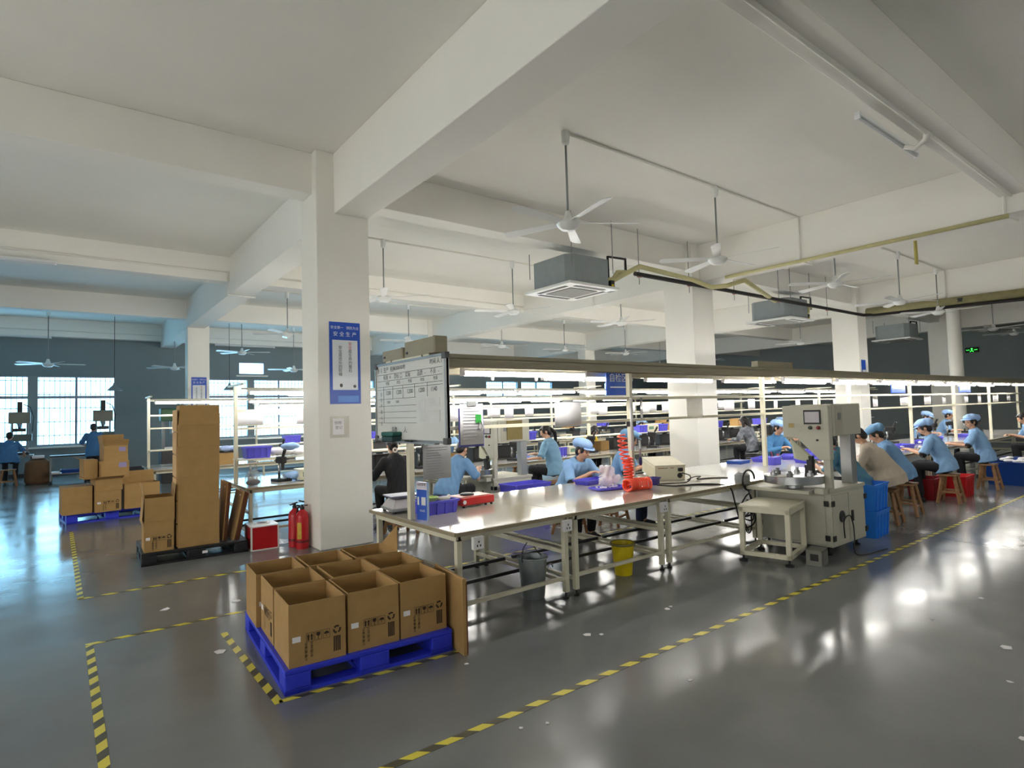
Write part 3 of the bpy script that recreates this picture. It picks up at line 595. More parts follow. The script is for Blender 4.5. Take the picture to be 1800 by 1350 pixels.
# ---------------------------------------------------------------- things on the front bench
T = .77
t = thing('counting_scale', 'grey counting scale at the left end of the front bench', 'scale', (2.62, 5.18, T), radians(-6))
b = B(); b.prism([(-.17, -.16), (.17, -.16), (.17, .17), (-.17, .17)], .03, Matrix.Translation((0, 0, .02))); b.make('base', GREYM, t, bevel=.01)
b = B(); vs = [(-.16, -.15, .05), (.16, -.15, .05), (.16, .16, .05), (-.16, .16, .05), (-.11, -.08, .12), (.11, -.08, .12), (.11, .13, .12), (-.11, .13, .12)]; b.add(vs, [(4, 5, 6, 7), (0, 1, 5, 4), (1, 2, 6, 5), (2, 3, 7, 6), (3, 0, 4, 7)]); b.make('housing', pm('scale_grey', (186, 182, 184), .45), t, bevel=.008)
B().box(-.15, .15, -.09, .16, .14, .155).make('weighing_plate', pm('scale_plate', (120, 120, 150), .35), t, bevel=.004); B().box(-.03, .03, .0, .06, .11, .15).make('post', GREYM, t)
B().add([(.0, -.151, .06), (.13, -.151, .06), (.10, -.105, .105), (.02, -.105, .105)], [(0, 1, 2, 3)]).make('display', pm('scale_display', (206, 214, 206), .3), t)
b = B(); [b.lathe([(.018, 0), (.018, .02)], 8, (x, y, 0)) for x in (-.14, .14) for y in (-.13, .14)]; b.make('rubber_feet', BLACK, t)
t = thing('table_sign', 'narrow blue board sign with white panel leaning on the bench end post', 'sign', (2.50, 4.665, T), radians(-75))
B().box(0, .13, -.01, .01, 0, .33).make('board', SIGNB, t); B().box(0, .13, -.012, -.0101, .265, .33).make('white_header', pm('sign_header', (212, 206, 220), .4), t); B().box(.126, .132, -.011, .011, 0, .33).make('pale_edge', pm('pale_blue', (150, 176, 214), .4), t)
b = B(); b.text('品质管理', (.065, -.0135, .31), U, V, .026); b.make('header_lettering', TXK, t)
B().box(.06, .11, -.012, -.0101, .13, .2).make('white_panel', TXW, t); B().box(.01, .03, -.012, -.0101, .13, .2).make('white_panel', TXW, t); b = B(); b.text('作业区', (.07, -.0115, .08), U, V, .022); b.make('lettering', TXW, t)
def bin_(name, label, loc, rz, lx, ly, h, m=BINB, group=None, ribs=True):
    t = thing(name, label, 'bin', loc, rz, group); th = .006; fl = .88
    b = B(); o = [(-lx / 2 * fl, -ly / 2 * fl, 0), (lx / 2 * fl, -ly / 2 * fl, 0), (lx / 2 * fl, ly / 2 * fl, 0), (-lx / 2 * fl, ly / 2 * fl, 0), (-lx / 2, -ly / 2, h), (lx / 2, -ly / 2, h), (lx / 2, ly / 2, h), (-lx / 2, ly / 2, h)]
    i = [(x * (1 - 2 * th / lx), y * (1 - 2 * th / ly), max(z, th)) for x, y, z in o]
    b.add(o + i, [(3, 2, 1, 0), (0, 1, 5, 4), (1, 2, 6, 5), (2, 3, 7, 6), (3, 0, 4, 7), (8, 9, 10, 11), (9, 8, 12, 13), (10, 9, 13, 14), (11, 10, 14, 15), (8, 11, 15, 12), (4, 5, 13, 12), (5, 6, 14, 13), (6, 7, 15, 14), (7, 4, 12, 15)]); b.make('tub', m, t)
    r = B(); e_ = .008
    for a in ((-lx / 2 - e_, lx / 2 + e_, -ly / 2 - e_, -ly / 2), (-lx / 2 - e_, lx / 2 + e_, ly / 2, ly / 2 + e_), (-lx / 2 - e_, -lx / 2, -ly / 2, ly / 2), (lx / 2, lx / 2 + e_, -ly / 2, ly / 2)): r.box(*a, h - .02, h)
    r.make('rim', m, t)
    if ribs:
        for k in (-.36, -.12, .12, .36):
            B().add([(lx * k - .012, -ly / 2 * fl - .012, .0), (lx * k + .012, -ly / 2 * fl - .012, 0), (lx * k + .012, -ly / 2 - .006, h * .85), (lx * k - .012, -ly / 2 - .006, h * .85), (lx * k - .012, -ly / 2 * fl, .0), (lx * k + .012, -ly / 2 * fl, 0), (lx * k + .012, -ly / 2, h * .85), (lx * k - .012, -ly / 2, h * .85)], [(0, 1, 2, 3), (1, 5, 6, 2), (4, 0, 3, 7)]).make('rib', m, t)
    return t
bin_('parts_bin', 'violet parts bin with a green basket, beside the blue table sign', (2.79, 4.86, T), radians(0), .36, .26, .125)
t = thing('sieve_basket', 'pale green mesh basket lying in the violet bin', 'basket', (2.73, 4.86, T + .09)); b = B(); b.lathe([(.03, 0), (.075, .035), (.085, .06), (.078, .06), (.07, .038), (.03, .005)], 18, cap=True); b.make('bowl', pm('lime_plastic', (196, 222, 120), .4), t, 'auto')
for k in range(9): B().bar((-.07, -.064 + .016 * k, .05), (.07, -.064 + .016 * k, .05), .004).make('mesh_strand', pm('lime_plastic', (196, 222, 120), .4), t)
t = thing('scoop_tray', 'pale grey shallow scoop lying in the violet bin', 'tray', (2.88, 4.86, T + .12), .4); B().ell((0, 0, 0), (.085, .06, .02)).make('dish', pm('pale_grey_plastic', (186, 180, 176), .4), t, True); B().bar((.06, 0, .01), (.12, .02, .02), .02, .008).make('grip', PAPER, t)
t = thing('gas_burner', 'red enamelled portable burner with feet, beside the violet bin', 'burner', (3.28, 4.99, T), radians(2))
B().prism([(-.2, -.13), (.2, -.13), (.2, .14), (-.2, .14)], .075, Matrix.Translation((0, 0, .018))).make('case', REDE, t, bevel=.012)
B().box(-.185, .185, -.09, .13, .093, .1).make('top_plate', pm('pinkish_top', (214, 150, 140), .35), t, bevel=.004); B().lathe([(.07, 0), (.075, .01), (.06, .018), (.0, .018)], 18, (-.03, .03, .1)).make('burner_ring', DARKM, t, 'auto')
B().lathe([(.02, 0), (.02, .004)], 16, (0, 0, 0)).make('round_badge', PAPER, t).matrix_local = Matrix.Translation((-.17, -.13, .055)) @ Matrix.Rotation(pi / 2, 4, 'X')
b = B(); [b.lathe([(.012, 0), (.014, .02)], 8, (x, y, 0)) for x in (-.17, .17, .1) for y in (-.11, .12)]; b.make('rubber_feet', BLACK, t)
bin_('parts_tray', 'violet tray the capped worker is picking parts from', (5.27, 5.25, T), radians(4), .44, .24, .06, ribs=False)
bin_('parts_tray', 'flat violet tray under the bag of white parts', (5.02, 4.72, T), radians(-14), .42, .22, .03, ribs=False)
t = thing('plastic_bag', 'clear plastic bag of small white parts beside the orange coil', 'bag', (5.13, 4.86, T + .03))
rs = random.Random(4); b = B()
for _ in range(9): b.ell((rs.uniform(-.07, .07), rs.uniform(-.04, .04), rs.uniform(.03, .09)), (.07, .06, .05), None, 10, 7)
b.cone((0, 0, .08), (.01, .02, .21), .08, .06, 10); b.ell((.0, .0, .16), (.085, .05, .06), None, 10, 7)
bag = remeshed(b, 'bag_film', [pm('milky_film', (236, 230, 238), .2, var=.05, alpha=.5)], .008, t, 3, .014); bag.scale = (1.35, 1.2, 1.05)
b = B(); [b.bar(p, (p[0] + rs.uniform(-.03, .03), p[1] + rs.uniform(-.03, .03), p[2] + rs.uniform(-.01, .03)), .012) for p in [(rs.uniform(-.1, .1), rs.uniform(-.06, .06), rs.uniform(.01, .12)) for _ in range(70)]]; tag(b.make('white_parts', PAPER, t), kind='stuff')
b = B(); [b.bar(p, (p[0] + rs.uniform(-.03, .03), p[1] + rs.uniform(-.03, .03), p[2] + .006), .012) for p in [(rs.uniform(-.22, .05), rs.uniform(-.13, -.02), -.012) for _ in range(60)]]; b.make('loose_parts', PAPER, t)['kind'] = 'stuff'
# orange coil hose: hangs down the second upright, piles up on the bench
t = thing('coil_hose', 'orange-red coiled air hose hanging down the upright and piled on the bench', 'hose', (5.17, 4.50, T))
def coil(c, ax, r, turns, pitch, n=16):
    c = Vector(c); ax = Vector(ax).normalized(); a = ax.orthogonal().normalized(); d = ax.cross(a)
    return [c + a * r * cos(2 * pi * k / n) + d * r * sin(2 * pi * k / n) + ax * pitch * k / n for k in range(int(turns * n) + 1)]
pts = [(-.16 + .10 * (k / 128) ** 2 + .05 * cos(2 * pi * k / 16), .05 * sin(2 * pi * k / 16), .63 - .40 * k / 128) for k in range(129)]
B().tube(pts, .009, 6).make('hanging_coil', CORD, t, True)
B().tube(coil((-.04, .02, .04), (.02, .05, 1), .055, 10, .032), .010, 6).make('standing_coil', CORD, t, True)
B().tube(coil((-.20, -.08, .07), (1, .25, .0), .062, 6, .027), .0095, 6).make('lying_coil', CORD, t, True)
B().tube(coil((-.02, -.05, .07), (1, -.35, .0), .062, 7, .027), .0095, 6).make('lying_coil', CORD, t, True)
t = thing('air_gun', 'dark blue air gun hanging on the second upright in the orange coil', 'tool', (5.43, 4.60, 1.02))
B().tube([(0, 0, .3), (0, 0, .1)], .013, 8).make('barrel', STEEL, t, True); B().lathe([(.012, 0), (.022, .03), (.02, .07), (.01, .1)], 10, (0, 0, .0)).make('grip', pm('air_gun_blue', (36, 32, 96), .4), t, 'auto')
t = thing('work_lamp_arm', 'white tube clamped to the second upright beside the hanging sheet', 'lamp', (5.36, 4.66, 1.2)); B().tube([(0, 0, 0), (-.02, -.02, .3), (-.03, -.03, .62)], .016, 8).make('tube', PAPER, t, True); B().box(-.03, .05, -.03, .05, .28, .34).make('clamp', DARKM, t)
bin_('parts_bin', 'dark violet small bin behind the orange coil', (5.66, 4.60, T), .2, .12, .1, .09, m=pm('dark_violet_plastic', (58, 44, 140), .4), ribs=False)
t = thing('power_supply', 'cream power supply box tilted on the front bench', 'instrument', (6.12, 4.72, T), radians(-31))
M = Matrix.Translation((0, 0, .0)) @ Matrix.Rotation(radians(-9), 4, 'X')
ps = B(); ps.box(-.20, .20, 0, .48, .0, .19); ps.make('case', CREAM, t, bevel=.006).rotation_euler = (radians(9), 0, 0)
b = B(); b.box(-.203, -.2, .03, .45, .03, .16); b.make('side_panel', pm('pale_cream', (214, 206, 176), .5), t).rotation_euler = (radians(9), 0, 0)
b = B(); b.box(-.205, .205, -.005, .485, .185, .197); b.make('lid', pm('cream_lid', (206, 200, 180), .4), t, bevel=.004).rotation_euler = (radians(9), 0, 0)
b = B(); b.lathe([(.034, 0), (.034, .008)], 18, (0, 0, 0)); o = b.make('fan_grille', DARKM, t); o.matrix_local = Matrix.Rotation(radians(9), 4, 'X') @ Matrix.Translation((.13, 0, .06)) @ Matrix.Rotation(pi / 2, 4, 'X')
b = B(); b.box(.10, .16, -.03, 0, .115, .16); b.make('plug', BLACK, t, bevel=.006).rotation_euler = (radians(9), 0, 0)
b = B(); b.box(-.16, -.03, -.001, 0, .155, .162); b.box(-.0, .05, -.001, 0, .155, .162); b.make('label_print', pm('dull_red', (120, 60, 50), .6), t).rotation_euler = (radians(9), 0, 0)
B().tube([(-.1, .1, .0), (.1, .1, 0.)], .01, 6).make('prop_foot', BLACK, t); B().box(-.17, .17, .36, .42, .0, .058).make('rear_prop', CREAM, t)
def cable(name, pts, r, lb, m=CABLE, sub=6):
    P = [Vector(p) for p in pts]; out = []
    for i in range(len(P) - 1):
        a = P[max(i - 1, 0)]; b_ = P[i]; c = P[i + 1]; d = P[min(i + 2, len(P) - 1)]
        for k in range(sub):
            u = k / sub; out.append(.5 * ((2 * b_) + (c - a) * u + (2 * a - 5 * b_ + 4 * c - d) * u * u + (3 * b_ - a - 3 * c + d) * u ** 3))
    out.append(P[-1]); o = B().tube(out, r, 6).make(name, m, None, True); return tag(o, lb, 'cable')
cable('power_cable', [(6.02, 4.46, T + .12), (6.1, 4.4, T + .08), (6.05, 4.42, T + .008), (5.75, 4.55, T + .006), (5.6, 4.62, T + .008)], .007, 'black cable from the plug of the tilted power supply')
cable('power_cable', [(6.25, 4.55, T + .006), (6.4, 4.56, T + .03), (6.46, 4.5, T + .035), (6.38, 4.5, T + .01), (6.6, 4.45, T + .006), (6.75, 4.3, T + .006)], .007, 'black cable with a knot on the bench right of the power supply')
cable('air_cable', [(5.52, 4.44, T + .02), (5.7, 4.3, T + .006), (5.95, 4.22, T + .006), (6.1, 4.05, T + .006), (6.2, 3.93, T - .03), (6.25, 3.9, .55), (6.3, 3.88, .35), (6.45, 3.9, .25)], .009, 'black cable crossing the bench from the orange coil and dropping over the edge')
pts = []
for k in range(40): a = k * .55; pts.append((6.42 + .1 * cos(a) + .05 * sin(k * .9), 3.85 + .02 * sin(a * 2), .52 + .14 * sin(a) - .006 * k))
cable('cable_tangle', [(6.55, 4.05, T + .02), (6.5, 3.885, .7)] + pts + [(6.45, 3.86, .2)], .008, 'tangle of black cables hanging between the bench and the press', sub=3)
# buckets below the bench
t = thing('metal_bucket', 'galvanized grey bucket with wire handle under the front bench', 'bucket', (3.43, 4.22, 0), radians(10))
B().lathe([(0, .012), (.095, .012), (.1, 0), (.105, .015), (.135, .355), (.142, .36), (.142, .37), (.13, .365), (.1, .02), (0, .02)], 24, cap=False).make('pail', GALV, t, 'auto')
B().tube([(.139 * cos(a), .139 * sin(a), .362) for a in [2 * pi * k / 24 for k in range(25)]], .006, 6).make('rolled_rim', GALV, t, True)
B().tube([(-.14, 0, .34), (-.15, .0, .40), (-.11, .01, .46), (-.06, .01, .50)], .005, 6).make('handle', DARKM, t, True); B().tube([(.14, 0, .34), (.10, .02, .38), (.06, .03, .44)], .005, 6).make('handle', DARKM, t, True)
B().tube([(.10 + .035 * cos(a), -.125, .26 + .035 * sin(a)) for a in [2 * pi * k / 16 for k in range(13)]], .006, 6).make('ear', GALV, t, True)
t = thing('yellow_bucket', 'yellow plastic waste bucket under the front bench', 'bucket', (4.58, 4.16, 0)); B().lathe([(0, .01), (.08, .01), (.088, 0), (.115, .30), (.124, .305), (.124, .32), (.108, .318), (.08, .02), (0, .02)], 24, cap=False).make('tub', YEL, t, 'auto')
B().lathe([(.128, .3), (.13, .31), (.128, .325), (.12, .325)], 24, cap=False).make('rim', pm('dull_rim', (120, 110, 50), .5), t, True)
# ---------------------------------------------------------------- grey-green press at the bench
def press(loc, rz, label, name='press_machine', near=True):
    """cabinet with doors, steel turntable, corner post, overhanging head with screen; local x away from the panel side, y along the panel"""
    t = thing(name, label, 'machine', loc, rz); m = PRESSM
    c = B().box(0, .86, 0, .86, .1, .70).make('cabinet', m, t, bevel=.006)
    B().box(-.02, .88, -.01, .87, .70, .74).make('deck', m, t, bevel=.006); B().box(-.24, .0, .12, .86, .695, .735).make('side_deck', m, t, bevel=.004)
    d = B().box(.03, .40, -.012, 0, .13, .67).make('door', m, t, bevel=.004)
    d = B().box(.42, .83, -.012, 0, .13, .67).make('door', m, t, bevel=.004); B().box(.46, .49, -.03, -.012, .34, .46).make('handle', DARKM, d)
    for z in (.20, .58):
        B().box(-.012, .05, -.022, -.010, z - .03, z + .03).make('hinge', BLACK, t); B().box(.81, .87, -.022, -.010, z - .03, z + .03).make('hinge', BLACK, t); B().box(-.02, -.012, .02, .07, z - .03, z + .03).make('hinge', BLACK, t)
    B().box(-.014, 0, .80, .85, .25, .31).make('hinge', BLACK, t); B().box(-.02, -.0, .30, .33, .40, .52).make('side_handle', BLACK, t)
    d = B().box(-.012, 0, .06, .80, .13, .66).make('side_door', m, t, bevel=.004)
    o = B().lathe([(.065, 0), (.065, .01), (.05, .012), (.04, .008), (0, .008)], 18, cap=False).make('vent_fan', DARKM, t, 'auto'); o.matrix_local = Matrix.Translation((.22, -.012, .42)) @ Matrix.Rotation(pi / 2, 4, 'X')
    for x in (.08, .78):
        for y in (.08, .78): B().lathe([(.035, 0), (.04, .02), (.015, .03), (.015, .1)], 12, (x, y, 0)).make('foot', BLACK, t)
    B().box(.008, .08, -.012, .062, .74, 1.07).make('front_post', m, t, bevel=.004); B().box(.66, .80, .04, .16, .74, 1.34).make('rear_column', ALU, t, bevel=.004)
    # head: panel facing -x with a lower tongue, and the motor box behind
    M = Matrix(((0, 0, 1, 0), (1, 0, 0, 0), (0, 1, 0, 0), (0, 0, 0, 1)))   # (y, z) polygon extruded along x
    B().prism([(-.02, 1.06), (.10, 1.06), (.34, 1.30), (.50, 1.31), (.50, 1.67), (-.02, 1.67)], .09, M).make('control_head', m, t, bevel=.008)
    B().box(.10, .82, -.02, .46, 1.32, 1.68).make('motor_box', m, t, bevel=.008); B().box(.16, .34, -.024, -.02, 1.33, 1.66).make('box_plate', pm('press_plate', (182, 178, 160), .45), t, bevel=.003); B().box(.22, .30, -.027, -.024, 1.50, 1.58).make('nameplate', GREYM, t)
    f = B().box(-.012, 0, .06, .25, 1.46, 1.62).make('touch_screen', BLACK, t, bevel=.003); B().box(-.0135, -.012, .075, .235, 1.478, 1.60).make('screen_glass', pm('pale_screen', (196, 190, 196), .2), f)
    for y, mm in ((.18, pm('dark_green_knob', (50, 66, 56), .4)), (.09, pm('dark_red_knob', (120, 30, 34), .4))):
        o = B().lathe([(.022, 0), (.022, .012), (.014, .016), (.014, .035), (0, .036)], 14, cap=False).make('knob', mm, t, 'auto'); o.matrix_local = Matrix.Translation((0, y, 1.42)) @ Matrix.Rotation(-pi / 2, 4, 'Y')
    o = B().lathe([(.012, 0), (.012, .012), (0, .013)], 12, cap=False).make('knob', BLACK, t, 'auto'); o.matrix_local = Matrix.Translation((0, .11, 1.28)) @ Matrix.Rotation(-pi / 2, 4, 'Y')
    B().box(-.004, 0, .37, .43, 1.42, 1.47).make('warning_sticker', pm('tan_sticker', (176, 156, 100), .5), t)
    B().add([(-.05, .33, 1.06), (.02, .13, 1.02), (.06, .15, 1.04), (-.0, .42, 1.30), (.05, .43, 1.30), (-.05, .36, 1.07)], [(0, 1, 2, 5), (0, 5, 4, 3), (5, 2, 4), (0, 3, 1)]).make('chute_guard', pm('pale_green_plate', (204, 204, 180), .4), t)
    B().lathe([(0, .74), (.10, .74), (.10, .80), (.31, .80), (.32, .805), (.32, .885), (.31, .89), (0, .89)], 40, (-.08, .36, 0), cap=False).make('turntable', STEEL, t, 'auto')
    for k in range(6): a = k * pi / 3 + .3; B().lathe([(.035, 0), (.035, .03), (.02, .035), (.02, .06), (0, .06)], 10, (-.08 + .22 * cos(a), .36 + .22 * sin(a), .89)).make('fixture', GREYM if k % 2 else STEEL, t, 'auto')
    b = B(); b.box(-.02, .06, .18, .26, .89, 1.0); b.box(-.05, .02, .16, .22, 1.0, 1.06); b.tube([(.02, .2, 1.0), (.02, .2, 1.1)], .03, 10); b.make('press_ram', BLACK, t)
    B().lathe([(.07, 0), (.09, .02), (.09, .12), (.05, .15), (0, .15)], 16, (-.2, .93, .735), cap=False).make('feeder_bowl', GREYM, t, 'auto')
    B().tube([(-.2 + .13 * cos(a), .85 - .0 * a, .80 + .12 * sin(a)) for a in [2 * pi * k / 16 for k in range(15)]], .012, 6).make('feeder_cable', CABLE, t, True)
    B().box(-.16, -.06, -.0, .1, .70, .76).make('junction_box', PRESSM, t, bevel=.004)
    return t
press((6.72, 3.03, 0), 0, 'grey-green press machine with touch screen head and steel turntable, beside the front bench')
cable('power_cable', [(6.95, 3.0, .18), (6.90, 2.98, .38), (7.05, 2.98, .42), (7.15, 2.99, .3), (7.12, 2.97, .16), (6.95, 2.88, .02), (7.5, 2.78, .01)], .007, 'thin black cable looping on the press cabinet door'); 
press((5.2, 7.27, 0), 0, 'grey press machine standing behind the front bench, violet crates at its foot').scale = (.86, .9, .93)
t = thing('label_print', 'red and black number stuck on the rear press', 'label', (5.19, 7.6, 1.30)); b = B(); b.text('44', (0, 0, 0), (0, -1, 0), (0, 0, 1), .08); b.make('digits', TXK, t)
t = thing('brown_parcel', 'olive brown paper board fixed on the rear press head', 'board', (5.45, 7.245, 1.26)); B().box(0, .3, -.012, 0, 0, .3).make('sheet', pm('olive_card', (128, 112, 60), .6), t)
bin_('violet_crate', 'upper violet crate stacked in front of the rear press', (5.55, 6.95, .31), 0, .68, .40, .31); bin_('violet_crate', 'lower violet crate on the floor in front of the rear press', (5.55, 6.95, 0), 0, .68, .40, .31)
# white stand, steel box
t = thing('steel_stand', 'cream welded side table with four legs in front of the press', 'table', (6.0, 3.13, 0), radians(13))
W_ = .66; D_ = .52
B().box(0, W_, 0, D_, .585, .61).make('top', CREAM, t, bevel=.004)
for a in ((0, W_, 0, .045), (0, W_, D_ - .045, D_), (0, .045, 0, D_), (W_ - .045, W_, 0, D_)): B().box(*a, .535, .585).make('apron', CREAM, t); B().box(*a, .07, .115).make('stretcher', CREAM, t)
for x in (0, W_ - .05):
    for y in (0, D_ - .05):
        B().box(x, x + .05, y, y + .05, .07, .59).make('leg', CREAM, t, bevel=.003); B().lathe([(.045, 0), (.045, .02), (.012, .03), (.012, .08)], 12, (x + .025, y + .025, 0)).make('foot', BLACK, t)
t = thing('steel_box', 'small grey steel housing standing on the floor by the cream side table', 'box', (6.25, 2.93, 0), radians(10)); b = B(); b.box(0, .2, 0, .012, 0, .16); b.box(0, .012, 0, .16, 0, .16); b.box(.188, .2, 0, .16, 0, .16); b.box(0, .2, 0, .16, .15, .162); b.make('shell', pm('dull_steel', (128, 128, 120), .5, .3), t); B().box(-.002, 0, .04, .12, .05, .12).make('cut_out', BLACK, t)
# ---------------------------------------------------------------- cartons
def carton(loc, rz, lx, ly, h, label, name='open_carton', flaps=None, op=True, group=None, prints=None, tape_=False, labelcard=False, m=CARD):
    t = thing(name, label, 'carton', loc, rz, group); th = .006
    if op:
        for nm, a in (('front_wall', (0, lx, 0, th)), ('back_wall', (0, lx, ly - th, ly)), ('side_wall', (0, th, th, ly - th)), ('side_wall', (lx - th, lx, th, ly - th))): B().box(*a, 0, h).make(nm, m, t)
        B().box(th, lx - th, th, ly - th, 0, .01).make('bottom', CARDI, t)
    else:
        B().box(0, lx, 0, ly, 0, h).make('body', m, t, bevel=.003)
    for f in flaps or []:
        side, ang, fl = f                      # flap hinged on a top edge, ang = outward swing from vertical
        ca, sa = cos(radians(ang)) * fl, sin(radians(ang)) * fl
        q = {'f': ((0, 0), (lx, 0), (0, -1)), 'b': ((0, ly), (lx, ly), (0, 1)), 'l': ((0, 0), (0, ly), (-1, 0)), 'r': ((lx, 0), (lx, ly), (1, 0))}[side]
        (ax, ay), (bx, by), (nx, ny) = q; v = [(ax, ay, h), (bx, by, h), (bx + nx * sa, by + ny * sa, h + ca), (ax + nx * sa, ay + ny * sa, h + ca)]
        o = (-nx * .005 * cos(radians(ang)), -ny * .005 * cos(radians(ang)), .005 * sin(radians(ang)))
        B().add(v + [tuple(p[k] + o[k] for k in range(3)) for p in v], [(0, 1, 2, 3), (7, 6, 5, 4), (0, 4, 5, 1), (1, 5, 6, 2), (2, 6, 7, 3), (3, 7, 4, 0)]).make('flap', m, t)
    if tape_: B().box(lx * .46, lx * .54, -.0015, ly, h, h + .001).make('packing_tape', pm('brown_tape', (170, 130, 80), .25), t)
    if prints:
        b = B(); U = (1, 0, 0); V = (0, 0, 1); y = -.0012; s = prints
        x0, z0 = lx * .30, h * .36; w_ = lx * .125
        def fr(x, z, w, hh, l=.0018): b.box(x, x + w, y, 0, z, z + l); b.box(x, x + w, y, 0, z + hh - l, z + hh); b.box(x, x + l, y, 0, z, z + hh); b.box(x + w - l, x + w, y, 0, z, z + hh)
        for k in range(3): fr(x0 + k * w_ * 1.16, z0, w_, w_ * 1.25)
        for q in (.28, .72): cx_ = x0 + w_ * q; b.box(cx_ - .0045, cx_ + .0045, y, 0, z0 + .008, z0 + w_ * .8); b.add([(cx_ - .009, y, z0 + w_ * .75), (cx_ + .009, y, z0 + w_ * .75), (cx_, y, z0 + w_ * 1.1)], [(0, 1, 2)])
        gx = x0 + w_ * 1.66; b.add([(gx - .013, y, z0 + w_ * 1.1), (gx - .012, y, z0 + w_ * .7), (gx, y, z0 + w_ * .5), (gx + .012, y, z0 + w_ * .7), (gx + .013, y, z0 + w_ * 1.1)], [(0, 1, 2, 3, 4)]); b.box(gx - .0015, gx + .0015, y, 0, z0 + w_ * .2, z0 + w_ * .5); b.box(gx - .008, gx + .008, y, 0, z0 + w_ * .15, z0 + w_ * .2)
        ux = x0 + w_ * 2.82; pp = [(ux + .017 * cos(pi * k / 8), y, z0 + w_ * .62 + .017 * sin(pi * k / 8)) for k in range(9)]; b.add(pp, [tuple(range(9))]); b.box(ux - .001, ux + .001, y, 0, z0 + w_ * .2, z0 + w_ * .62)
        rx, rz_ = lx * .84, z0 + w_ * .9
        for k in range(3):
            a = radians(90 + 120 * k); pr = []
            for q in range(5): aa = a + radians(-38 + 19 * q); pr.append((rx + .026 * cos(aa), y, rz_ + .026 * sin(aa)))
            for q in range(4, -1, -1): aa = a + radians(-38 + 19 * q); pr.append((rx + .015 * cos(aa), y, rz_ + .015 * sin(aa)))
            b.add(pr, [tuple(range(10))]); ta = a + radians(56); b.add([(rx + .032 * cos(a + radians(38)), y, rz_ + .032 * sin(a + radians(38))), (rx + .009 * cos(a + radians(38)), y, rz_ + .009 * sin(a + radians(38))), (rx + .021 * cos(ta), y, rz_ + .021 * sin(ta))], [(0, 1, 2)])
        for k, ch in enumerate(('规格', '数量', '净重', '箱号')): b.text(ch, (x0 - .004, -.0011, z0 - .018 - .026 * k), (0, 0, -1), (1, 0, 0), .018)
        for k, ch in enumerate(('品名', '毛重', '日期')): b.text(ch, (x0 + .03, -.0011, z0 - .018 - .030 * k), (0, 0, -1), (1, 0, 0), .018)
        for k in range(4): b.box(rx - .022 + .012 * k, rx - .014 + .012 * k, y, 0, z0 - .095, z0 - .0)
        b.make('printed_marks', INK, t)
        B().box(lx * .06, lx * .2, -.002, 0, z0 + .012, z0 + .046).make('white_label', PAPER, t)
    if labelcard: B().box(lx * .62, lx * .9, -.002, 0, h * .62, h * .9).make('violet_label', pm('label_violet', (150, 140, 190), .5), t)
    return t
def pallet(loc, rz, lx, ly, m, label, h=.14, tagged=False):
    t = thing('plastic_pallet', label, 'pallet', loc, rz)
    B().box(0, lx, 0, ly, h - .03, h).make('deck', m, t, bevel=.006)
    n = 7
    for k in range(n): y = .03 + (ly - .1) * k / (n - 1); B().box(.01, lx - .01, y, y + .04, h - .045, h - .03).make('deck_rib', m, t)
    for x in (0, lx / 2 - .1, lx - .16):
        B().box(x, x + (.16 if x != lx / 2 - .1 else .2), .0, ly, 0, .028).make('runner', m, t)
        for y in (0, ly / 2 - .08, ly - .16): B().box(x, x + (.16 if x != lx / 2 - .1 else .2), y, y + .16, .028, h - .03).make('block', m, t, bevel=.008)
    for y in (0, ly - .1): B().box(.0, lx, y, y + .1, 0, .022).make('runner', m, t)
    b = B()
    for k in range(3):
        for j in range(4): x = lx * .22 + .07 * j; b.box(x, x + .03, .2 + k * .4, .23 + k * .4, h, h + .0006)
    tag(b.make('deck_hole', BLACK, t), kind='stuff')
    if tagged: B().box(lx * .55, lx * .6, -.004, 0, .06, .09).make('white_sticker', PAPER, t)
    return t
pallet((1.085, 3.765, 0), radians(-4), 1.15, 1.4, PALB, 'vivid blue plastic pallet under nine open cartons, in the foreground', h=.15)
R = radians(-4)
def pl(u, v, z=.15): return (1.085 + u * cos(R) - v * sin(R), 3.765 + u * sin(R) + v * cos(R), z)
c0 = carton(pl(.03, .02), R, .355, .42, .385, 'open carton with printed marks at the front left corner of the blue pallet', prints=1)
c = dup(c0, pl(.405, .035), R, 'open carton with printed marks in the middle of the blue pallet front row'); c = dup(c0, pl(.775, .04), R + radians(1.5), 'open carton with printed marks at the right of the blue pallet front row')
c = dup(c0, pl(.02 + .42, .475), R, 'open carton second row middle, partly hidden on the blue pallet'); c = dup(c0, pl(.80, .49), R, 'open carton second row right on the blue pallet')
carton(pl(.03, .895), R - pi / 2, .42, .355, .385, 'open carton second row left on the blue pallet, print on its left side', prints=1)
c = dup(c0, pl(.0, .92), R, 'open carton at the back left corner of the blue pallet'); c = dup(c0, pl(.385, .93), R, 'open carton at the back row middle of the blue pallet')
c2 = carton(pl(.77, .945), R, .355, .42, .385, 'open carton with one tall flap raised at the back right of the blue pallet', flaps=[('r', -6, .0)])
B().add([(.36, .0, .3), (.36, .43, .30), (.365, .41, .37), (.37, .02, .60), (.355, .0, .3), (.355, .43, .30), (.36, .41, .37), (.365, .02, .60)], [(0, 1, 2, 3), (7, 6, 5, 4), (0, 3, 7, 4), (1, 5, 6, 2), (2, 6, 7, 3)]).make('raised_flap', CARD, c2)
b = B(); b.box(0, .012, 0, .5, 0, .53); t = thing('flat_carton', 'flattened carton sheets leaning upright at the right end of the blue pallet', 'cardboard', pl(1.165, -.14, 0), R + radians(-3))
b.make('sheet', CARD, t); B().box(.012, .024, .01, .52, 0, .53).make('sheet', CARDI, t); B().box(.024, .034, -.005, .5, 0.002, .50).make('sheet', CARDE, t); B().box(-.0, .03, -.004, .0, .0, .53).make('torn_edge', CARD, t)
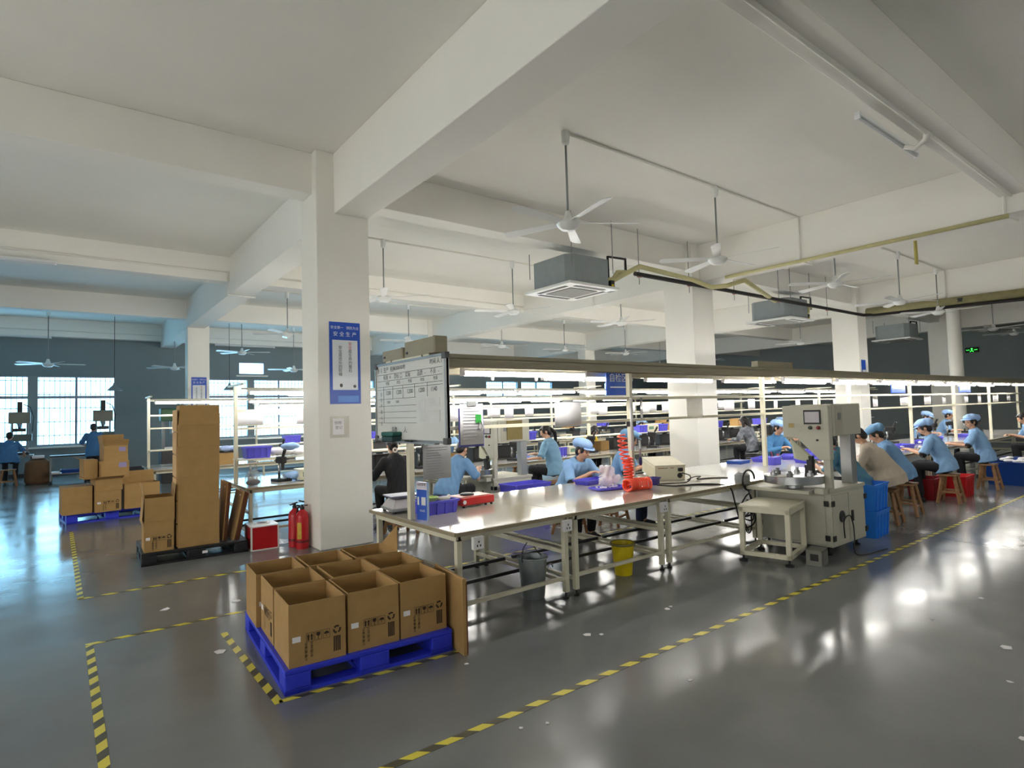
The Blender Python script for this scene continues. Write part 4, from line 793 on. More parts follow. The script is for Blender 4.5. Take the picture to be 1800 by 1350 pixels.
# black pallet with tall carton columns
pallet((.74, 8.16, 0), radians(-2), 1.16, 1.0, pm('black_pallet_plastic', (24, 24, 28), .5), 'black plastic pallet under the tall stacks of flat cartons', h=.15, tagged=True)
t = thing('nested_cartons', 'tall column of nested brown cartons standing on the black pallet, highest stack', 'carton', (1.12, 8.2, .15), radians(-1))
B().box(0, .46, 0, .40, 0, .86).make('lower_sleeve', CARD, t, bevel=.003); B().box(.0, .465, -.004, .405, .86, 1.22).make('middle_sleeve', CARD, t, bevel=.003); B().box(.005, .47, -.008, .41, 1.22, 1.50).make('upper_sleeve', CARD, t, bevel=.003)
B().add([(.01, -.01, 1.50), (.475, -.01, 1.50), (.475, .06, 1.74), (.03, .06, 1.74), (.01, .40, 1.5), (.475, .4, 1.5), (.475, .35, 1.74), (.03, .35, 1.74)], [(0, 1, 2, 3), (5, 4, 7, 6), (3, 2, 6, 7), (4, 0, 3, 7), (1, 5, 6, 2)]).make('top_flap', CARD, t, bevel=.004)
for k in range(6): B().box(-.012, .0, .02, .38, .02 + .28 * k, .28 + .28 * k).make('side_fold', pm('cardboard_side', (196, 160, 112), .85), t)
for dx, h, rz, lb in ((0, 0, 0, ''),):
    t = carton((.77, 8.2, .15), radians(-2), .31, .40, .36, 'lowest carton of the shorter open stack on the black pallet', name='nested_carton', op=False, prints=1)
    carton((.775, 8.19, .51), radians(-2), .31, .41, .28, 'topmost open carton of the shorter stack on the black pallet', name='nested_carton', flaps=[('l', 8, .16), ('r', 6, .14)]).children
    B().add([(-.005, .0, .26), (-.005, .38, .28), (-.03, .38, -.02), (-.03, .0, -.02)], [(0, 1, 2, 3)]).make('side_fold', CARD, bpy.data.objects['nested_carton.001'])
for i, (x, y, rz, tilt, wd, h, m, lb) in enumerate(((1.63, 8.28, 0, 5, .06, .74, CARDE, 'bundle of folded cartons leaning right of the tall column, left one'), (1.74, 8.22, 0, 12, .09, .62, CARDE, 'dark bundle of folded cartons leaning at the right end of the black pallet'))):
    t = thing('folded_cartons', lb, 'cardboard', (x, y, .15), 0); t.rotation_euler = (0, radians(tilt), 0)
    n = 4
    for k in range(n): B().box(k * wd / n, (k + .82) * wd / n, .01 * k, .40 + .01 * k, 0, h - .012 * (k % 2)).make('folded_sheet', m if k else CARD, t)
    B().box(-.004, wd + .004, .1, .12, h * .9, h * .93).make('strap', PAPER, t)
t = thing('red_waste_box', 'red panelled box with white edges and a round lid opening', 'box', (1.93, 8.07, 0), radians(-2))
B().box(0, .33, 0, .36, .0, .30).make('panel_body', pm('deep_red_panel', (178, 12, 22), .4, var=.04), t)
for x in (0, .33):
    for y in (0, .36): B().box(x - .01, x + .01, y - .01, y + .01, 0, .31).make('corner_trim', WFAN, t)
for z in (.005, .305): B().box(-.01, .34, -.01, .37, z - .008, z + .008).make('edge_trim', WFAN, t)
B().lathe([(.10, 0), (.10, .012), (.075, .014), (.07, .002)], 20, (.165, .18, .313), cap=False).make('opening_ring', WFAN, t, 'auto'); B().lathe([(0, 0), (.072, 0)], 20, (.165, .18, .316), cap=False).make('opening', pm('purple_liner', (90, 60, 90), .6), t)
def extinguisher(x, y, lb, rz):
    t = thing('fire_extinguisher', lb, 'fire extinguisher', (x, y, 0), rz)
    B().lathe([(0, 0), (.078, 0), (.08, .015), (.08, .40), (.07, .45), (.035, .485), (.025, .50), (0, .5)], 22, cap=False).make('cylinder', pm('extinguisher_red', (188, 24, 34), .28, var=.03), t, 'auto')
    B().lathe([(.0825, .08), (.083, .09), (.083, .10), (.0825, .11)], 22, cap=False).make('base_band', pm('dark_red_band', (110, 14, 20), .4), t, True)
    b = B(); n = 22
    for (a0, a1, z0, z1) in ((-100, -55, .13, .34), (60, 110, .13, .34)):
        pa = [radians(a0 + (a1 - a0) * k / 6) for k in range(7)]; vs = [(.0812 * cos(a), .0812 * sin(a), z) for z in (z0, z1) for a in pa]; B().add(vs, [(k, k + 1, k + 8, k + 7) for k in range(6)]).make('yellow_label', pm('label_yellow', (206, 168, 60), .5, var=.15, scale=30), t)
    pa = [radians(-150 + 8 * k) for k in range(4)]; B().add([(.0814 * cos(a), .0814 * sin(a), z) for z in (.28, .36) for a in pa], [(k, k + 1, k + 5, k + 4) for k in range(3)]).make('white_label', PAPER, t)
    B().lathe([(.028, .5), (.028, .535), (.018, .54), (.018, .56)], 12, cap=True).make('valve', DARKM, t, 'auto'); B().box(-.012, .10, -.012, .012, .575, .59).make('lever', BLACK, t).rotation_euler = (0, radians(-18), 0); B().box(-.012, .085, -.011, .011, .55, .562).make('carry_handle', BLACK, t)
    B().tube([(-.02, 0, .53), (-.08, .01, .52), (-.105, .02, .44), (-.1, .03, .25), (-.095, .04, .14)], .012, 8).make('hose', BLACK, t, True)
extinguisher(2.49, 7.80, 'red fire extinguisher nearer the camera, against the thick column', radians(-60)); extinguisher(2.45, 7.98, 'red fire extinguisher standing behind the nearer one', radians(-150))
# blue pallet at the back with the used cartons
pallet((.06, 12.5, 0), radians(6), 1.3, 1.0, PALB, 'blue plastic pallet under the pile of used cartons at the back left', h=.16)
carton((.0, 12.45, .16), radians(4), .42, .55, .46, 'large brown carton at the left end of the back pallet', name='used_carton', op=False)
carton((.46, 12.4, .16), radians(10), .38, .42, .36, 'printed carton standing low at the front of the back pallet', name='used_carton', op=False, prints=1)
carton((.455, 12.42, .52), radians(8), .40, .42, .20, 'closed carton with a lifted lid flap on the back pallet', name='used_carton', op=False, flaps=[('f', 70, .16), ('l', 75, .2)], tape_=True)
carton((.88, 12.5, .16), radians(6), .55, .45, .44, 'wide open carton at the right end of the back pallet', name='used_carton', flaps=[('b', 10, .2)])
carton((.30, 12.62, .72), radians(8), .2, .4, .34, 'half hidden carton behind in the second layer of the back pile', name='used_carton', op=False, flaps=[('l', 60, .1)])
carton((.54, 12.5, .72), radians(8), .42, .4, .30, 'taped carton with a violet label in the second layer of the back pile', name='used_carton', op=False, labelcard=True, tape_=True)
carton((.58, 12.52, 1.02), radians(8), .36, .36, .27, 'open topped carton crowning the back pile, flaps up', name='used_carton', flaps=[('f', 40, .14), ('b', -15, .2), ('l', 10, .18)], labelcard=True)
# stools
def make_stool(h=.47):
    t = thing('wooden_stool', 'x', 'stool')
    B().box(-.17, .17, -.12, .12, h - .03, h).make('seat', WOOD, t, bevel=.006)
    tops = [(sx * .12, sy * .08) for sx in (-1, 1) for sy in (-1, 1)]; bots = [(sx * .19, sy * .15) for sx in (-1, 1) for sy in (-1, 1)]
    for (a, b_), (c, d) in zip(tops, bots): B().bar((c, d, 0), (a, b_, h - .03), .04).make('leg', WOOD, t, bevel=.003)
    f = lambda i, u: Vector((bots[i][0] + (tops[i][0] - bots[i][0]) * u, bots[i][1] + (tops[i][1] - bots[i][1]) * u, (h - .03) * u))
    for i, j, u in ((0, 2, .3), (1, 3, .3), (0, 1, .42), (2, 3, .42)): B().bar(f(i, u), f(j, u), .022, .03).make('stretcher', WOOD, t)
    return t
stool0 = None
def stool(x, y, rz, lb, h=None):
    global stool0
    if stool0 is None: stool0 = o = make_stool()
    else: o = dup(stool0)
    o.location = (x, y, 0); o.rotation_euler = (0, 0, rz); o['label'] = lb; return o
# crates on the floor at the right
bin_('red_crate', 'red plastic crate under the front bench beside the stool', (12.55, 3.5, 0), radians(2), .55, .42, .36, m=REDP)
bin_('red_crate', 'dark red crate behind the stool legs under the front bench', (11.85, 3.75, 0), radians(2), .55, .4, .36, m=pm('dark_red_plastic', (140, 16, 24), .45))
t = bin_('deep_blue_crate', 'deep blue long crate on the floor at the right edge of the frame', (15.2, 3.2, 0), radians(-1), 1.5, .7, .45, m=NAVYB)
b = B(); rs = random.Random(9); [b.ell((rs.uniform(-.6, .6), rs.uniform(-.25, .25), .43 + .03 * rs.random()), (.09, .07, .03), None, 8, 5) for _ in range(26)]; tag(b.make('white_packets', PAPER, t), kind='stuff')
for k, z in enumerate((0, .33)): bin_('blue_tote', ('lower' if k == 0 else 'upper') + ' bright blue tote stacked right of the press', (8.2, 3.25, z), radians(4), .52, .36, .33, m=BLUEB)
# ---------------------------------------------------------------- people
def limb(b, pts, rs, n=12):
    for i in range(len(pts) - 1): b.cone(pts[i], pts[i + 1], rs[i], rs[i + 1], n)
    for p, r in zip(pts, rs): b.ell(p, (r, r, r), None, n, 8)
def ik(a, c, l1, l2, hint):
    a = Vector(a); c = Vector(c); d = c - a; L = min(d.length, (l1 + l2) * .995); d.normalize(); c = a + d * L
    x = (l1 * l1 - l2 * l2 + L * L) / (2 * L); h = math.sqrt(max(l1 * l1 - x * x, 0)); hint = Vector(hint); hv = hint - d * hint.dot(d)
    hv = hv.normalized() if hv.length > 1e-5 else d.orthogonal().normalized()
    return a + d * x + hv * h, c
def person(label, x, y, rz, seat=.48, lean=18, nod=25, look=0, hands=((-.14, .42, .80), (.14, .42, .80)), cap=True, hair='short', shirt=SHIRT, pants=PANTS, sleeve='short', stand=False, feet=.36, vox=.009, long_=True, capm=CAPM, jacket=None, bulk=1., twist=0, eyes=False, bend=0., pony=False, kneeh=0.):
    t = thing('person', label, 'person', (x, y, 0), rz)
    ln = radians(lean); pz = .90 if stand else seat + .112
    pel = Vector((0, 0, pz)); sd = Vector((0, sin(ln), cos(ln))); ln2 = ln + radians(10 + bend); sd2 = Vector((0, sin(ln2), cos(ln2)))
    wst = pel + sd * .16; chest = wst + sd2 * .20; neck = chest + sd2 * .17; ns = Vector((0, sin(ln2 * .75 + radians(nod) * .35), cos(ln2 * .75 + radians(nod) * .35)))
    head = neck + ns * .10; H = Matrix.Translation(head) @ Matrix.Rotation(radians(look), 4, 'Z') @ Matrix.Rotation(-radians(nod), 4, 'X'); H3 = H.to_3x3()
    hp = lambda p: H @ Vector(p)
    fx = Vector((1, 0, 0))
    tw = Matrix.Rotation(radians(twist), 3, 'Z')
    def ring(c, rx, ry, up_, n=18, k=0): 
        f = up_.cross(fx).normalized() * -1; return [c + (tw if k else Matrix.Identity(3)) @ (fx * rx * cos(2 * pi * i / n) + f * ry * sin(2 * pi * i / n)) for i in range(n)]
    shl = [chest + sd2 * .10 + tw @ Vector((s * .165, 0, 0)) for s in (-1, 1)]
    arms = []
    for s, sh, hd in zip((-1, 1), shl, hands):
        el, wr = ik(sh, hd, .275, .245, Vector((s * .75, -.15, -.9))); arms.append((sh, el, wr))
    legs = []
    for s in (-1, 1):
        hip = pel + Vector((s * .085, 0, -.02))
        if stand: kn = Vector((s * .09, .02, .48)); an = Vector((s * .095, -.02, .09))
        else: kn = Vector((s * .12, .40, pz + .01 + kneeh)); an = Vector((s * .11, feet, .09)) 
        legs.append((hip, kn, an))
    # --- body: one continuous skin
    b = B()
    b.loft([ring(pel + Vector((0, 0, -.07)), .13, .10, sd), ring(pel, .155, .115, sd), ring(wst, .13, .095, sd), ring(chest, .15, .105, sd2), ring(chest + sd2 * .1, .16, .09, sd2, k=1), ring(neck - sd2 * .0, .06, .055, sd2, k=1)])
    limb(b, [neck - sd2 * .03, neck + ns * .05, head + ns * .0], [.055, .05, .05])
    b.ell(hp((0, -.012, .075)), (.074, .092, .095), H3, 20, 14); b.ell(hp((0, .022, .03)), (.058, .064, .072), H3, 16, 10); b.ell(hp((0, .045, -.015)), (.034, .03, .028), H3)   # skull, face, chin
    b.ell(hp((0, .09, .035)), (.012, .018, .014), H3); b.ell(hp((0, .082, .058)), (.008, .012, .03), H3)                                                                   # nose, bridge
    for s in (-1, 1):
        b.ell(hp((s * .076, -.01, .045)), (.01, .022, .032), H3); b.ell(hp((s * .03, .068, .072)), (.024, .012, .008), H3)                                                 # ears, brow
        b.ell(hp((s * .034, .055, .022)), (.022, .02, .02), H3)
    b.ell(hp((0, .078, .002)), (.02, .01, .005), H3); b.ell(hp((0, .076, -.008)), (.017, .01, .006), H3)                                                                   # lips
    for s, (sh, el, wr) in zip((-1, 1), arms):
        limb(b, [sh, el, wr], [.05, .037, .025]); d = (wr - el).normalized()
        side = d.cross(Vector((0, 0, 1))); side = side.normalized() if side.length > .05 else Vector((1, 0, 0)); nz_ = side.cross(d)      # palm faces -nz_
        R_ = Matrix((side, d, nz_)).transposed(); pc = wr + d * .05; b.ell(pc, (.038, .055, .017), R_, 14, 9); b.cone(wr, pc, .024, .028, 10)
        for k, (off, l_) in enumerate(((-.028, .062), (-.0095, .072), (.0095, .068), (.028, .052))):
            p0 = wr + d * .085 + side * off; p1 = p0 + d * (l_ * .5) - nz_ * .012; p2 = p1 + d * (l_ * .38) - nz_ * .032
            limb(b, [p0 - d * .02, p0, p1, p2], [.0095, .0095, .0085, .0075], 8)
        th = -s * -1; p0 = wr + d * .03 - side * s * .026; p1 = p0 + d * .03 - side * s * .028 - nz_ * .012; p2 = p1 + d * .03 - nz_ * .018 + side * s * .006
        limb(b, [p0, p1, p2], [.014, .011, .009], 8)
    for hip, kn, an in legs:
        limb(b, [hip, kn, an], [.082, .055, .036]); limb(b, [an, an + Vector((0, .06, -.045)), an + Vector((0, .14, -.06))], [.036, .035, .026])
    remeshed(b, 'body', [SKIN], vox, t, 2)
    # --- trousers and shoes
    b = B(); b.loft([ring(pel + Vector((0, 0, -.09)), .14, .11, sd), ring(pel + Vector((0, 0, .0)), .172, .132, sd), ring(wst - sd * .04, .15, .115, sd)])
    for hip, kn, an in legs: limb(b, [hip, kn, an + Vector((0, 0, .03))], [.098, .072, .058])
    remeshed(b, 'trousers', [pants], .013, t, 3, .004)
    for hip, kn, an in legs:
        b = B(); limb(b, [an + Vector((0, -.03, -.05)), an + Vector((0, .05, -.045)), an + Vector((0, .15, -.055))], [.038, .044, .034]); b.box(an.x - .042, an.x + .042, an.y - .07, an.y + .18, 0, .028)
        remeshed(b, 'shoe', [BLACK], .011, t, 2)
    # --- shirt / jacket
    b = B(); lo = pel + Vector((0, -.01, -.085 if long_ and not stand else (-.16 if stand else .0)))
    K = bulk; b.loft([ring(lo, .205 * K * K, .17 * K * K, sd), ring(pel + Vector((0, 0, .03)), .195 * K * K, .16 * K * K, sd), ring(wst, .17 * K, .135 * K * K, sd), ring(chest, .178 * K, .135 * K, sd2), ring(chest + sd2 * .1, .185, .115, sd2, k=1), ring(chest + sd2 * .155, .12, .09, sd2, k=1), ring(neck + ns * .012, .068, .064, sd2, k=1)])
    for sh, el, wr in arms:
        if sleeve == 'short': e2 = sh + (el - sh) * .82; limb(b, [sh, e2], [.072, .066]); b.cone(e2, sh + (el - sh) * .95, .068, .072, 14)
        else: limb(b, [sh, el, el + (wr - el) * .86], [.072, .058, .042])
    so = remeshed(b, 'shirt' if jacket is None else 'jacket', [shirt], .011, t, 3, .006)
    if sleeve == 'short' and cap:
        for sh, el, wr in arms:
            q = sh + (el - sh) * .96; limb_b = B(); limb_b.cone(sh + (el - sh) * .9, sh + (el - sh) * 1.12, .058, .048, 14); limb_b.make('under_sleeve', PANTS, t, True)
    b = B(); nn = ring(neck + ns * .016, .072, .068, sd2, 18); n2_ = ring(neck + ns * .03 - sd2.cross(fx) * .0, .074, .07, sd2, 18); b.loft([nn, n2_, ring(neck - sd2 * .015, .098, .09, sd2, 18)], False).make('collar', shirt, t, True)
    # --- hair, cap
    if hair:
        b = B(); b.ell(hp((0, -.026, .088)), (.083, .09, .092), H3, 18, 12); b.ell(hp((0, -.055, .035)), (.072, .056, .075), H3, 14, 10)
        b.ell(hp((0, .052, .125)), (.06, .034, .026), H3)
        for s in (-1, 1): b.ell(hp((s * .072, .018, .075)), (.014, .03, .05), H3)
        if hair == 'long':
            for s in (-1, 1): limb(b, [hp((s * .07, .0, .06)), hp((s * .075, .03, -.06)), hp((s * .05, .06, -.17))], [.03, .034, .02])
            limb(b, [hp((0, -.06, .05)), hp((0, -.075, -.05)), hp((0, -.08, -.16))], [.07, .07, .045])
        if hair == 'bun': b.ell(hp((0, -.125, .06)), (.045, .04, .045), H3)
        remeshed(b, 'hair', [HAIR], .011, t, 2)
        if hair == 'pony':
            b = B(); back = hp((0, -.11, .07)); limb(b, [back, back + Vector((.04, -.06, -.06)), back + Vector((.09, -.05, -.2)), back + Vector((.13, -.02, -.34))], [.03, .036, .03, .01]); remeshed(b, 'ponytail', [HAIR], .010, t, 2)
    if cap:
        b = B(); b.ell(hp((0, -.02, .150)), (.112, .125, .068), H3, 20, 12); b.ell(hp((0, -.10, .125)), (.10, .08, .075), H3, 18, 10); b.ell(hp((0, -.004, .128)), (.09, .102, .04), H3, 18, 10)
        c = remeshed(b, 'cap', [capm], .010, t, 2, .004)
        b = B(); vs = []; n = 14
        for i in range(n + 1):
            a = radians(25 + 130 * i / n)
            for r, z in ((.092, .128), (.142, .118), (.142, .111), (.092, .118)): vs.append(hp((r * .95 * cos(a), .005 + r * sin(a), z)))
        fs = [(i * 4 + j, i * 4 + (j + 1) % 4, i * 4 + 4 + (j + 1) % 4, i * 4 + 4 + j) for i in range(n) for j in range(4)]
        b.add(vs, fs).make('brim', capm, c, True)
    if eyes:
        for s in (-1, 1):
            b = B(); b.ell(hp((s * .030, .076, .053)), (.013, .006, .0055), H3); b.make('eye', BLACK, t, True); b = B(); b.bar(hp((s * .016, .079, .071)), hp((s * .046, .074, .071)), .005).make('eyebrow', HAIR, t)
        b = B(); b.ell(hp((0, .086, -.003)), (.018, .004, .0035), H3); b.make('mouth', pm('lip', (150, 84, 78), .5, var=0), t, True)
    return t
PI = pi
# far side of the front bench (they face the camera side, -y)
p1 = person('person in light blue cap and shirt bent over the violet tray on the front bench', 5.52, 5.98, PI + radians(-8), lean=22, nod=22, look=22, hands=((-.22, .50, .86), (.06, .56, .86)), eyes=True, vox=.0065, bend=8)
stool(5.55, 6.0, .1, 'wooden stool under the capped person picking parts')
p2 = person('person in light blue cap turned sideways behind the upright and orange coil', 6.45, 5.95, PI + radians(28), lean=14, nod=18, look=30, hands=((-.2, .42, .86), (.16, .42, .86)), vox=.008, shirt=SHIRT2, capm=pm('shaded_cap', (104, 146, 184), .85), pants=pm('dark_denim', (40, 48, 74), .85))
stool(6.45, 6.0, .3, 'wooden stool under the person behind the orange coil')
p3 = person('person in open blue jacket over a pink top, capped, behind the press', 10.9, 6.0, PI + radians(-12), lean=12, nod=14, look=8, hands=((-.2, .46, .84), (.2, .44, .88)), sleeve='long', shirt=pm('jacket_blue', (72, 128, 178), .85, var=.06), jacket=1, eyes=True, vox=.0075)
b = B(); b.quad((-.03, .17, .70), (.035, .17, .70), (.05, .21, 1.03), (-.05, .21, 1.03)); b.make('pink_top', pm('pink_stripes', (214, 96, 116), .8, var=.2, scale=30), p3)
stool(10.9, 6.05, .2, 'wooden stool under the person in the open blue jacket')
person('capped person half hidden by the press head, standing farther back', 12.3, 6.7, PI + radians(30), stand=False, lean=10, nod=20, hands=((-.2, .4, .9), (.2, .4, .9)))
# near side of the front bench (backs to the camera, facing +y)
p4 = person('person in blue smock seen from behind through the press frame, no cap', 8.45, 3.42, radians(8), lean=26, nod=30, cap=False, hair='short', shirt=pm('teal_smock', (82, 130, 152), .85, var=.05), hands=((-.15, .5, .84), (.15, .5, .84)))
b = B(); b.tube([(.085 * cos(a), .23 + .085 * sin(a), 1.04 + .03 * sin(a)) for a in [2 * pi * k / 12 for k in range(13)]], .012, 6).make('red_collar', REDP, p4, True)
stool(8.44, 3.42, .1, 'wooden stool under the person in the blue smock behind the press')
p5 = person('person wrapped in a pale beige coat on a stool beside the press', 9.15, 3.38, radians(12), lean=16, nod=40, cap=False, hair='short', shirt=pm('beige_coat', (196, 182, 164), .9, var=.05, bump=.3, scale=10.), sleeve='long', hands=((-.1, .42, .84), (.12, .42, .84)), jacket=1, bulk=1.28)
stool(9.15, 3.36, .15, 'wooden stool under the person in the beige coat')
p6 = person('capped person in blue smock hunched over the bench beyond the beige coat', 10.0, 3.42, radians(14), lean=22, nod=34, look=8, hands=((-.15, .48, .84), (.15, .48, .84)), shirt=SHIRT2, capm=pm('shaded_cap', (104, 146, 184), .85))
stool(10.0, 3.40, .12, 'wooden stool under the hunched capped person')
p7 = person('capped person in light blue shirt on a stool behind the red crate', 11.62, 3.36, radians(6), lean=16, nod=26, look=12, hands=((-.2, .46, .86), (.12, .5, .84)), vox=.0075)
stool(11.62, 3.32, .1, 'wooden stool in front of the dark red crate')
p8 = person('capped person in light blue shirt looking over the shoulder, arms on the bench', 13.8, 3.36, radians(10), lean=10, nod=8, look=40, hands=((-.25, .46, .84), (.1, .5, .84)), eyes=True, vox=.0075)
stool(13.8, 3.32, .05, 'wooden stool between the red and deep blue crates')
p11 = person('person in light blue shirt at the right edge of the frame, dark hair', 17.1, 3.2, radians(20), lean=14, nod=25, cap=False, hair='short', hands=((-.2, .44, .86), (.14, .46, .84)))
stool(17.1, 3.18, 0, 'wooden stool at the right edge of the frame')
person('small capped person on the far side of the bench, nearer of two', 18.6, 6.0, PI, lean=14, nod=25, vox=.012); person('small capped person on the far side of the bench, farther of two', 20.4, 6.0, PI + .2, lean=14, nod=10, vox=.012)
# second bench row
p12 = person('person with a black ponytail in light blue shirt, back to the camera', 6.85, 7.72, radians(24), seat=.55, lean=6, nod=22, look=26, cap=False, hair='pony', hands=((-.3, .36, .86), (.1, .42, .92)), shirt=pm('pale_blue_shirt', (124, 166, 194), .85, var=.05, bump=.3, scale=10.))
stool(6.85, 7.70, .4, 'wooden stool under the person with the ponytail', )
p13 = person('person in a black jacket with a white hair tie, seated behind the whiteboard', 3.85, 7.72, radians(2), lean=10, nod=16, look=-14, cap=False, hair='bun', shirt=pm('black_jacket', (32, 32, 36), .85, var=.1), sleeve='long', jacket=1, hands=((-.15, .44, .86), (.2, .42, .86)))
b = B(); pts = [(.035 * cos(a), -.065, .0 + .035 * sin(a)) for a in [2 * pi * k / 12 for k in range(13)]]; b.tube(pts, .017, 8); o = b.make('hair_tie', pm('white_satin', (226, 212, 200), .6), p13, True); o.location = (-.02, .13, 1.185); o.scale = (.8, .8, .8)
stool(3.85, 7.70, 0, 'wooden stool under the person in the black jacket')
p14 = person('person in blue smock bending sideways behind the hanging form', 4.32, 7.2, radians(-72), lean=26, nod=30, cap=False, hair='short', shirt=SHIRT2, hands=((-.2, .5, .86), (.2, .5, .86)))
stool(4.32, 7.2, .3, 'wooden stool under the person bending behind the hanging form')
person('person in blue shirt reaching down on the far side of the second bench row', 6.3, 10.55, PI - .3, seat=.62, lean=20, nod=40, cap=False, hands=((-.25, .55, .9), (.3, .5, .86)))
p16 = person('person in a yellow shirt with dark hair hanging forward over the second bench row', 10.25, 10.5, PI + radians(10), lean=22, nod=46, cap=False, hair='long', shirt=pm('yellow_shirt', (226, 196, 30), .85, var=.04), hands=((-.25, .42, .86), (.25, .42, .86)))
p17 = person('capped person raising a hand to the mouth across the second bench row', 12.3, 10.5, PI + radians(20), lean=6, nod=6, look=10, hands=((-.06, .2, 1.16), (.2, .4, .86)), eyes=True)
p18 = person('person in a grey camouflage jacket on a black chair, back to the camera', 13.3, 7.75, radians(-4), seat=.54, lean=12, nod=24, look=20, cap=False, hair='long', sleeve='long', jacket=1, shirt=pm('grey_camouflage', (126, 130, 138), .85, var=.7, scale=9.), hands=((-.25, .42, .86), (.2, .44, .86)))
# by the windows
person('person at the window press on the far left, blue smock, back to the camera', -1.2, 21.7, radians(-4), seat=.62, bulk=1.15, lean=8, nod=20, cap=False, shirt=pm('deep_smock_blue', (64, 112, 160), .85), vox=.012, hands=((-.2, .42, .9), (.3, .42, .86)))
stool(-1.2, 21.7, 0, 'wooden stool under the person at the far left window')
person('person standing by the right window press, blue smock, behind the carton pile', .72, 20.9, radians(0), stand=True, lean=6, nod=16, cap=False, shirt=pm('deep_smock_blue', (64, 112, 160), .85), vox=.012, hands=((-.2, .4, 1.06), (.2, .4, 1.06)))
# ---------------------------------------------------------------- window presses and things at the back wall
def window_press(x, y, lb):
    t = thing('bench_press', lb, 'machine', (x, y, 0)); 
    B().box(-.35, .35, -.25, .35, .72, .78).make('table', GREYM, t, bevel=.006)
    for a in (-.32, .28):
        for b_ in (-.22, .28): B().box(a, a + .05, b_, b_ + .05, 0, .72).make('leg', DARKM, t)
    for a in (-.2, .16): B().box(a, a + .05, .05, .1, .78, 2.05).make('column', pm('press_column', (150, 150, 152), .4), t)
    B().box(-.26, .26, -.08, .2, 1.75, 2.1).make('head', pm('press_tan', (140, 132, 116), .5), t, bevel=.01); B().box(-.06, .06, 0, .12, 2.1, 2.42).make('cylinder', DARKM, t, bevel=.01); B().box(-.15, .15, -.06, .16, 1.5, 1.6).make('platen', DARKM, t)
    B().cone((0, .05, 1.75), (0, .05, 1.6), .07, .04, 12).make('ram', STEEL, t); B().box(-.24, .24, -.15, .25, .78, .86).make('bed', DARKM, t); B().box(-.28, .3, -.1, .2, 1.2, 1.42).make('guard', pm('press_green', (92, 104, 96), .5), t, bevel=.01)
    B().tube([(.08, .1, 2.35), (.25, .12, 2.25), (.33, .14, 1.95), (.3, .12, 1.5)], .015, 6).make('air_hose', CABLE, t, True)
window_press(-1.05, 23.6, 'tall press silhouetted against the left window, leftmost'); window_press(1.02, 22.6, 'tall press silhouetted at the right side of the left window')
t = thing('tool_trolley', 'low grey trolley with a dark top under the left window', 'trolley', (-.28, 21.2, 0))
B().box(0, .85, 0, .5, .76, .80).make('top_shelf', BLACK, t); B().box(0, .85, 0, .5, .26, .29).make('lower_shelf', GREYM, t)
for a in (0, .81):
    for b_ in (0, .46): B().box(a, a + .04, b_, b_ + .04, .08, .76).make('leg', GREYM, t); B().lathe([(.01, .08), (.045, .06), (.045, .02), (.01, 0)], 10, (a + .02, b_ + .02, 0)).make('caster', DARKM, t)
bin_('parts_tray', 'blue tray on the lower shelf of the trolley by the window', (.22, 21.4, .29), 0, .5, .35, .1, m=NAVYB, ribs=False); t = thing('white_tray', 'white tray beside the blue one on the low trolley', 'tray', (-.13, 21.38, .29)); B().box(-.13, .08, -.15, .15, 0, .05).make('dish', PAPER, t, bevel=.01)
t = thing('woven_sack', 'brown woven sack on the floor beside the person at the far left', 'sack', (-.55, 21.95, 0)); rs = random.Random(2)
rings = [[Vector((r * cos(2 * pi * k / 18) * (1 + .12 * rs.random()), r * .9 * sin(2 * pi * k / 18) * (1 + .12 * rs.random()), z)) for k in range(18)] for z, r in ((0, .26), (.08, .30), (.35, .31), (.6, .27), (.68, .2))]
B().loft(rings).make('sack_body', pm('sack_brown', (120, 88, 62), .9, var=.15), t, True); B().ell((0, 0, .68), (.2, .18, .05)).make('sack_mouth', pm('sack_inside', (84, 60, 44), .9), t, True)
t = thing('letter_tray', 'white paper bundle lying on the brown sack', 'paper', (-.55, 21.9, .72)); B().box(-.14, .14, -.1, .1, 0, .09).make('bundle', PAPER, t, bevel=.02)
t = thing('green_press', 'green topped press standing behind the third bench row, left end', 'machine', (2.15, 18.6, 0)); B().box(0, .6, 0, .6, 0, .9).make('base', DARKM, t, bevel=.01); B().box(.05, .12, .3, .37, .9, 1.9).make('column', GREYM, t); B().box(.48, .55, .3, .37, .9, 1.9).make('column', GREYM, t); B().box(.0, .62, .1, .5, 1.7, 2.05).make('head', pm('machine_green', (58, 98, 66), .5), t, bevel=.02); B().cone((.3, .3, 1.7), (.3, .3, 1.35), .06, .05, 12).make('ram', STEEL, t); B().box(.1, .5, .2, .45, .9, .98).make('bed', STEEL, t)
# ---------------------------------------------------------------- things on the rear benches
T = .77
def put(proto, lst, lab, group):
    for i, (x, y, z, rz) in enumerate(lst):
        o = proto if i == 0 else dup(proto); o.location = (x, y, z); o.rotation_euler = (0, 0, rz); o['label'] = lab[i] if isinstance(lab, list) else lab; o['group'] = group
rs = random.Random(21)
def scope():
    t = thing('bench_tester', 'x', 'instrument'); B().box(-.11, .11, -.12, .12, 0, .04).make('base', BLACK, t, bevel=.006); B().tube([(0, .07, .04), (0, .07, .34)], .018, 8).make('column', STEEL, t, True); B().box(-.05, .05, -.09, .1, .26, .36).make('head', BLACK, t, bevel=.02); B().cone((0, -.05, .26), (0, -.05, .17), .03, .02, 12).make('lens', DARKM, t); B().cone((0, -.06, .36), (0, -.12, .46), .02, .024, 10).make('eyepiece', BLACK, t); return t
L2 = [(2.7 + 1.02 * i + rs.uniform(-.2, .2), 8.9 + rs.uniform(-.1, .15), T, rs.uniform(-.6, .6)) for i in range(20)]
